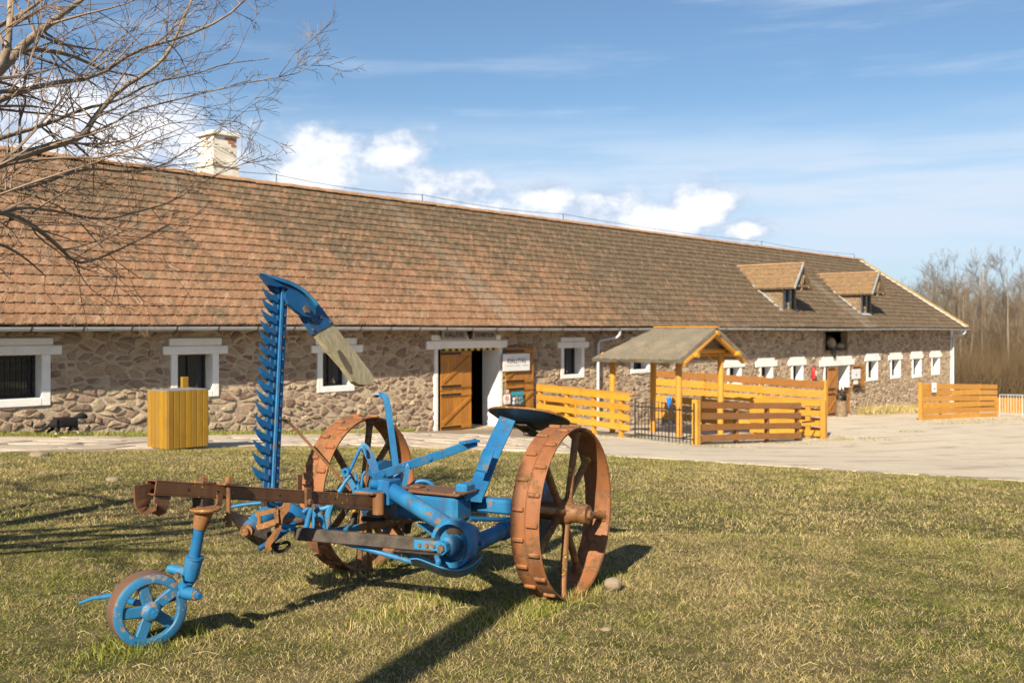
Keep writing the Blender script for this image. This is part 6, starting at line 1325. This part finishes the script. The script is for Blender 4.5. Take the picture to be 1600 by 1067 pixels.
def left_tree():
    tr = empty('bare_tree', (-5.4, 2.2, gh(-5.4, 2.2)), 'leafless tree reaching into the upper left with lichen on its branches', 'tree'); T0 = Vector((-5.4, 2.2, gh(-5.4, 2.2) - .1))
    tb = MB(); fork = Vector((-5.25, 2.35, 2.1)); tb.tube([T0, T0 + Vector((.02, .02, .3)), T0.lerp(fork, .6), fork, fork + Vector((.05, .1, .9)), fork + Vector((-.1, .3, 2.0)), fork + Vector((.1, .2, 3.0))], [.22, .17, .15, .15, .11, .075, .04], 14)
    w = Wood()
    limbs = [([(-330, 420), (-60, 165), (0, 110), (45, 62), (100, 20), (128, 0), (190, -60), (240, -130)], (4.2, 7.0), .055, 30), ([(-300, 330), (-70, 110), (0, 85), (50, 76), (105, 84), (150, 104), (172, 112), (215, 120)], (4.4, 7.2), .035, 22),
             ([(-360, 520), (-80, 292), (0, 256), (60, 234), (112, 220), (132, 210), (150, 180), (186, 141), (236, 110), (263, 84), (284, 36), (302, -4), (330, -60)], (4.3, 7.4), .042, 40), ([(132, 210), (172, 196), (212, 172), (260, 160), (320, 145), (380, 130), (430, 122), (470, 114), (500, 92)], (6.4, 7.6), .013, 20),
             ([(-330, 380), (-40, 176), (0, 156), (66, 132), (150, 122), (212, 78), (282, 60), (350, 30), (388, -4), (440, -50)], (4.4, 7.3), .030, 34), ([(-340, 560), (-60, 330), (0, 330), (40, 345), (80, 374), (118, 412), (150, 406), (200, 384), (262, 352)], (4.2, 6.6), .030, 30),
             ([(-320, 600), (-50, 375), (0, 380), (36, 400), (72, 432)], (4.2, 6.2), .022, 14), ([(-260, 300), (-30, 140), (8, 92), (15, 50), (16, -30), (20, -110)], (4.3, 6.2), .05, 20),
             ([(-350, 480), (-70, 240), (0, 216), (70, 196), (130, 170), (180, 160), (240, 128), (300, 118), (350, 100), (420, 92)], (4.5, 7.8), .024, 26), ([(-350, 560), (-90, 330), (0, 300), (60, 290), (130, 262), (200, 270), (250, 262), (300, 230), (345, 205)], (4.4, 7.6), .022, 30),
             ([(-340, 600), (-60, 350), (30, 322), (90, 330), (160, 345), (220, 330), (270, 316), (330, 276), (412, 244)], (4.4, 7.2), .018, 24), ([(-300, 260), (-40, 60), (40, 20), (90, -20), (160, -60)], (4.4, 7.6), .03, 16), ([(112, 220), (150, 232), (190, 226), (250, 196), (310, 186), (370, 190)], (6.5, 7.4), .011, 14), ([(-60, 290), (40, 300), (110, 330), (170, 400), (215, 432)], (5.5, 6.8), .012, 16)]
    for px_, Zs, r_, nk in limbs:
        pts = smooth_path(PP(px_, Zs), 1)
        if px_[0][0] < -200: pts = [fork + Vector((random.uniform(-.05, .05), random.uniform(-.05, .05), random.uniform(-.3, .9)))] + pts[1:]
        n = len(pts); rad = [max(r_ * .68 * (1 - .84 * (k / n) ** .8), .003) for k in range(n)]; tb.tube(pts, rad, 9)
        for _ in range(int(nk * .62)):
            t = random.uniform(.16, .99); i = min(int(t * (n - 1)), n - 2); q = pts[i].lerp(pts[i + 1], t * (n - 1) - i); seg = (pts[i + 1] - pts[i]).normalized()
            w.shoot(q, rdir(seg, .9), random.uniform(.35, 1.1) * (1.1 - .62 * t), max(rad[i] * .42, .0034), 2, (4, 3), .05, 6, .03)
    for k in range(9):                                # the rest of the crown, outside the picture
        a_ = 2 * math.pi * k / 9 + .3; d = Vector((math.cos(a_), math.sin(a_), random.uniform(.5, 1.1))).normalized()
        if d.y > .55 and d.x > .1: continue
        pts = w.shoot(fork + Vector((0, 0, random.uniform(.3, 2.2))), d, random.uniform(2.4, 3.6), .035, 2, (9, 5), 0, 6, .04)
    tb.build('trunk', M['bark'], tr, 60); o = w.b.build('crown', M['twig'], tr, 60)
left_tree()
# shadow-casting round pole a few steps behind the viewpoint
pz = gh(-2.02, -.57); po = empty('wooden_pole', (-2.02, -.57, pz), 'plain round wooden pole beside the lawn behind the viewpoint', 'pole'); MB().tube([Vector((-2.02, -.57, pz - .2)), Vector((-2.02, -.57, pz + 2)), Vector((-2.0, -.57, pz + 4.05))], [.105, .10, .095], 14).build('shaft', M['timber_old'], po, 50); MB().lathe(Vector((-2.0, -.57, pz + 4.05)), (0, 0, 1), [(.1, 0), (.1, .01), (0, .05)], 14).build('cap', M['zinc'], po)

# ------------------------------------------------------------------ wood beyond the barn
m = Mat('far_bark'); r = m.objrand(); c = m.mix(r, (0.16, 0.125, 0.095), (0.25, 0.20, 0.15)); M['far_bark'] = m.fin(c, .9, 0, .1)
m = Mat('far_twig'); r = m.objrand(); c = m.ramp(r, [(0, (0.115, 0.08, 0.05)), (.5, (0.155, 0.115, 0.075)), (1, (0.185, 0.145, 0.10))]); M['far_twig'] = m.fin(c, .9, 0, .1)
M['bramble'] = simple('bramble', (0.085, 0.056, 0.028), (0.14, 0.092, 0.046), .35, .95)
def far_tree(seed, H, spread):
    random.seed(seed); tb = MB(); w = Wood(); p = Vector((0, 0, -.3)); pts = [p]; d = Vector((0, 0, 1))
    for k in range(8): d = (d + Vector((random.gauss(0, .05), random.gauss(0, .05), .1))).normalized(); pts.append(pts[-1] + d * (H / 8))
    tb.tube(pts, [.17 * (1 - .85 * k / 8) for k in range(9)], 6)
    for k in range(26):
        t = random.uniform(.14, .97); i = min(int(t * 8), 7); q = pts[i].lerp(pts[i + 1], t * 8 - i); a_ = random.uniform(0, 6.28); dd_ = Vector((math.cos(a_) * spread, math.sin(a_) * spread, random.uniform(.7, 1.3))).normalized()
        w.far(q, dd_, H * random.uniform(.22, .40) * (1.15 - .6 * t), .05 * (1.1 - t), 2)
    return tb, w.b
def _far(s, p, d, L, r, level):
    n = 4; pts = [p]; dd_ = d.copy()
    for k in range(n): dd_ = (dd_ + Vector((random.gauss(0, .12), random.gauss(0, .12), random.gauss(.05, .08)))).normalized(); pts.append(pts[-1] + dd_ * (L / n))
    s.b.tube(pts, [max(r * (1 - .75 * k / n), .007) for k in range(n + 1)], 3, cap=False)
    if level:
        for _ in range(6):
            t = random.uniform(.25, 1); i = min(int(t * n), n - 1); s.far(pts[i].lerp(pts[i + 1], t * n - i), rdir((pts[i + 1] - pts[i]).normalized(), .7), L * random.uniform(.3, .55), max(r * .42, .008), level - 1)
Wood.far = _far
protos = []
for sd_, H, spd in ((11, 13.5, .5), (12, 12.0, .62), (13, 14.5, .42), (14, 9.5, .8), (15, 7.0, .95)):
    tb, wb = far_tree(sd_, H, spd); a_ = tb.build('trunk', M['far_bark']); b_ = wb.build('crown', M['far_twig']); protos.append((a_, b_))
random.seed(21); placed = 0; WL = 'bare winter tree in the brown wood beyond the far end of the barn'
spots = []
for k in range(210):
    x = 1385 + (k % 42) * 11 + random.uniform(-9, 9); Z = random.uniform(74, 92) if k < 42 else random.uniform(92, 125); spots.append((x, Z))
for k in range(16): spots.append((random.uniform(1830, 2300), random.uniform(70, 110)))
for k, (x, Z) in enumerate(spots):
    X = (x - HX) / F * Z; pi = random.choice((0, 0, 1, 2, 2, 3)) if Z > 84 else random.choice((1, 2, 3, 3, 4)); sc = random.uniform(.62, .80) * (1.0 if 1420 < x < 1620 else .85)
    e = empty('bare_tree', (X, Z, gh(X, Z) if Z < 100 else -5), WL, 'tree', 'bare trees of the wood'); e.rotation_euler.z = random.uniform(0, 6.28); e.scale = (sc, sc, sc * random.uniform(.92, 1.08))
    for src in protos[pi]: c_ = src.copy(); COL.objects.link(c_); c_.parent = e
for pr_ in protos:
    for o_ in pr_: bpy.data.objects.remove(o_)
def sticks(n, xr, Zr, hr, lean, rad, name, mat, label, cat, seed):
    rg = np.random.default_rng(seed); px_ = rg.uniform(*xr, n); Z = rg.uniform(*Zr, n); X = (px_ - HX) / F * Z; z = ghv(X, Z); L = rg.uniform(*hr, n)
    d = np.stack([rg.normal(0, lean, n), rg.normal(0, lean, n), np.ones(n)], 1); d /= np.linalg.norm(d, axis=1)[:, None]; p0 = np.stack([X, Z, z + rg.uniform(-.1, .9, n)], 1); p1 = p0 + d * L[:, None]; sx = np.cross(d, np.stack([rg.normal(size=n), rg.normal(size=n), np.zeros(n)], 1)); sx /= np.linalg.norm(sx, axis=1)[:, None]; sy = np.cross(d, sx)
    r_ = rg.uniform(rad * .5, rad, n)[:, None]; v = np.stack([p0 + sx * r_, p0 - sx * r_ * .5 + sy * r_ * .87, p0 - sx * r_ * .5 - sy * r_ * .87, p1], 1).reshape(-1, 3); i = (np.arange(n) * 4)[:, None]; f = (i + np.array([[0, 1, 3, 1, 2, 3, 2, 0, 3]])).ravel()
    o = np_mesh(name, v, f, np.full(n * 3, 3), mat); tag(o, label, cat, kind='stuff'); return o
sticks(70000, (1480, 2300), (64, 96), (.8, 5.2), .40, .020, 'undergrowth', M['bramble'], 'brown leafless undergrowth at the foot of the wood', 'undergrowth', 3)

# ------------------------------------------------------------------ grass
m = Mat('grass_blades'); r = m.attr('rnd'); gr_ = m.attr('rnd2'); n1 = m.noise(.62, 5, .6); n2 = m.noise(5.5, 5, .65)
mixf = m.math('ADD', m.math('ADD', m.math('MULTIPLY', m.math('SUBTRACT', n1, .5), 3.2), m.math('MULTIPLY', m.math('SUBTRACT', n2, .5), 3.2)), m.math('ADD', m.math('MULTIPLY', m.math('SUBTRACT', r, .5), 1.3), m.math('ADD', gr_, .30)))
dry = m.ramp(m.math('FRACT', m.math('MULTIPLY', r, 7.13)), [(0, (0.38, 0.288, 0.115)), (.4, (0.50, 0.388, 0.175)), (.75, (0.22, 0.165, 0.065)), (1, (0.64, 0.52, 0.28))]); grn = m.ramp(m.math('FRACT', m.math('MULTIPLY', r, 3.7)), [(0, (0.09, 0.115, 0.013)), (.5, (0.165, 0.185, 0.024)), (1, (0.245, 0.24, 0.038))])
c = m.mix(m.sstep(mixf, .25, .75), dry, grn); M['grass'] = m.fin(c, .75, 0, .2); m.b.inputs['Transmission Weight'].default_value = 0
fx = np.array([f[0] for f in FRONT]); fy = np.array([f[1] for f in FRONT])
def blades(X, Yc, z, L, W_, lean, rg, r2, two=True):
    n = len(X); a_ = rg.uniform(0, 2 * np.pi, n); ln = np.clip(rg.normal(lean, .32, n), .05, 1.45); d = np.stack([np.cos(a_) * np.sin(ln), np.sin(a_) * np.sin(ln), np.cos(ln)], 1); b_ = rg.uniform(0, 2 * np.pi, n); side_ = np.stack([np.cos(b_), np.sin(b_), np.zeros(n)], 1) * (W_ / 2)[:, None]; p = np.stack([X, Yc, z - .004], 1)
    if two:
        mid_ = p + d * (L * .55)[:, None]; d2 = d + np.stack([np.cos(a_), np.sin(a_), np.full(n, -.35)], 1) * rg.uniform(.1, .7, n)[:, None]; d2 /= np.linalg.norm(d2, axis=1)[:, None]; tip = mid_ + d2 * (L * .5)[:, None]
        v = np.stack([p - side_, p + side_, mid_ + side_ * .75, mid_ - side_ * .75, tip], 1).reshape(-1, 3); i = (np.arange(n) * 5)[:, None]; f = (i + np.array([[0, 1, 2, 3, 3, 2, 4]])).ravel(); lc = np.tile([4, 3], n); k = 5
    else:
        tip = p + d * L[:, None]; v = np.stack([p - side_, p + side_, tip], 1).reshape(-1, 3); f = np.arange(n * 3); lc = np.full(n, 3); k = 3
    rr = np.repeat(rg.random(n), k); r22 = np.repeat(r2, k); return v, f, lc, rr, r22
def lawn(name, n, Zr, Lr, wd, lean, two, seed, label, xr=(-240, 1840)):
    rg = np.random.default_rng(seed); u = rg.random(n); Z = np.sqrt(Zr[0] ** 2 + u * (Zr[1] ** 2 - Zr[0] ** 2)); X = (rg.uniform(xr[0], xr[1], n) - HX) / F * Z; z = ghv(X, Z); px_ = HX + F * X / Z; py_ = HY + F * (CAMZ - z) / Z
    ok = py_ > np.interp(px_, fx, fy) - 1.5 + rg.normal(0, 1.0, n); X, Z, z = X[ok], Z[ok], z[ok]; n = len(X); cl = .5 + .5 * np.sin(X * 5.1 + 2 * np.sin(Z * 3.3)) * np.sin(Z * 4.7 + 1.7 * np.sin(X * 2.9)); L = rg.uniform(*Lr, n) * (.7 + .6 * cl)
    v, f, lc, rr, r2 = blades(X, Z, z, L, rg.uniform(wd * .6, wd, n), lean, rg, np.zeros(n), two); o = np_mesh(name, v, f, lc, M['grass'], attr=rr, attr2=r2); tag(o, label, 'grass', kind='stuff')
lawn('grass', 470000, (2.7, 7.0), (.012, .038), .0025, 1.1, True, 5, 'short half-dry grass of the lawn around the mower')
lawn('grass', 520000, (6.8, 17.5), (.016, .046), .0065, 1.05, False, 6, 'short half-dry grass of the lawn towards the path')
lawn('grass', 170000, (2.2, 17.5), (.02, .05), .012, 1.0, False, 16, 'short half-dry grass of the lawn beside the bare tree', (-1300, -240))
lawn('grass', 60000, (2.2, 14), (.02, .05), .012, 1.0, False, 17, 'short half-dry grass of the lawn beyond the yard edge', (1840, 2500))
def patch(name, X, Yc, Lr, wd, lean, r2, seed, label, dz=0.0):
    rg = np.random.default_rng(seed); n = len(X); v, f, lc, rr, q2 = blades(X, Yc, ghv(X, Yc) + dz, rg.uniform(*Lr, n), rg.uniform(wd * .5, wd, n), lean, rg, np.full(n, r2), True); o = np_mesh(name, v, f, lc, M['grass'], attr=rr, attr2=q2); tag(o, label, 'grass', kind='stuff')
rg = np.random.default_rng(9); n = 26000; s_ = rg.uniform(S0, ws(640), n); w_ = DW - .03 - rg.random(n) * np.interp(s_, [S0, ws(230), ws(430), ws(620), ws(645)], [.9, 1.0, .9, .35, .1]); patch('grass', s_ * SA - w_ * CA, s_ * CA + w_ * SA, (.04, .12), .012, .6, .55, 10, 'strip of green grass at the foot of the barn wall')
n = 5200; s_ = rg.uniform(ws(1338), ws(1436), n); dd_ = np.abs(rg.normal(0, .42, n)) * (.5 + .5 * np.interp(s_, [ws(1338), ws(1400), ws(1436)], [.2, 1, 1.3])); w_ = DW - .05 - dd_; patch('grass', s_ * SA - w_ * CA, s_ * CA + w_ * SA, (.15, .55), .03, .5, -.7, 11, 'tall straw-coloured grass at the barn wall near the far fence', .03)
xs, ys = [], []
for (x, y, nn, rx, ry) in ((1500, 659, 260, .9, .3), (1530, 662, 200, .8, .25), (1556, 657, 300, 1.2, .3), (1480, 664, 120, .5, .2), (1424, 676, 80, .3, .15), (1580, 656, 240, 1.2, .3), (1330, 689, 200, 1.0, .2), (1300, 686, 200, .6, .25), (1120, 700, 120, .5, .1), (1200, 694, 150, .9, .1), (960, 684, 140, .5, .2)):
    q = G(x, y); xs.append(rg.normal(q.x, rx, nn)); ys.append(rg.normal(q.y, ry, nn))
patch('grass', np.concatenate(xs), np.concatenate(ys), (.03, .09), .02, .7, .2, 12, 'sparse weeds growing in cracks of the yard', .035)
# loose straw on the lawn
rg = np.random.default_rng(14); n = 300; Z = np.sqrt(rg.uniform(2.8 ** 2, 10 ** 2, n)); X = (rg.uniform(-100, 1700, n) - HX) / F * Z; a_ = rg.uniform(0, np.pi, n); L = rg.uniform(.02, .10, n); b = MB()
hx_, hy_ = np.cos(a_) * L / 2, np.sin(a_) * L / 2; z0, z1, zm_ = ghv(X - hx_, Z - hy_) + .028, ghv(X + hx_, Z + hy_) + .022, ghv(X, Z) + .036
for k in range(n): b.tube([(X[k] - hx_[k], Z[k] - hy_[k], z0[k]), (X[k] + hy_[k] * .06, Z[k], zm_[k]), (X[k] + hx_[k], Z[k] + hy_[k], z1[k])], .0010, 4, cap=False)
M['straw'] = simple('straw', (0.52, 0.42, 0.23), (0.42, 0.32, 0.16), 30, .8); tag(b.build('straw', M['straw']), 'loose straw stalks scattered over the lawn', 'straw', kind='stuff')

# longer tufts left standing round the wheels
xs, ys = [], []
for (x, y, nn, r0) in ((CR_.x, CR_.y, 2600, .30), (CL_.x, CL_.y, 2000, .30), (wc.x, wc.y, 1200, .13), (-.45, 4.75, 1500, .3), (-.1, 4.6, 1200, .25)):
    k = rg.normal(0, r0, nn); xs.append(x + TV.x * k + rg.normal(0, .07, nn)); ys.append(y + TV.y * k + rg.normal(0, .07, nn))
patch('grass', np.concatenate(xs), np.concatenate(ys), (.025, .075), .004, .6, .45, 13, 'greener uncut grass around the wheels of the mower')
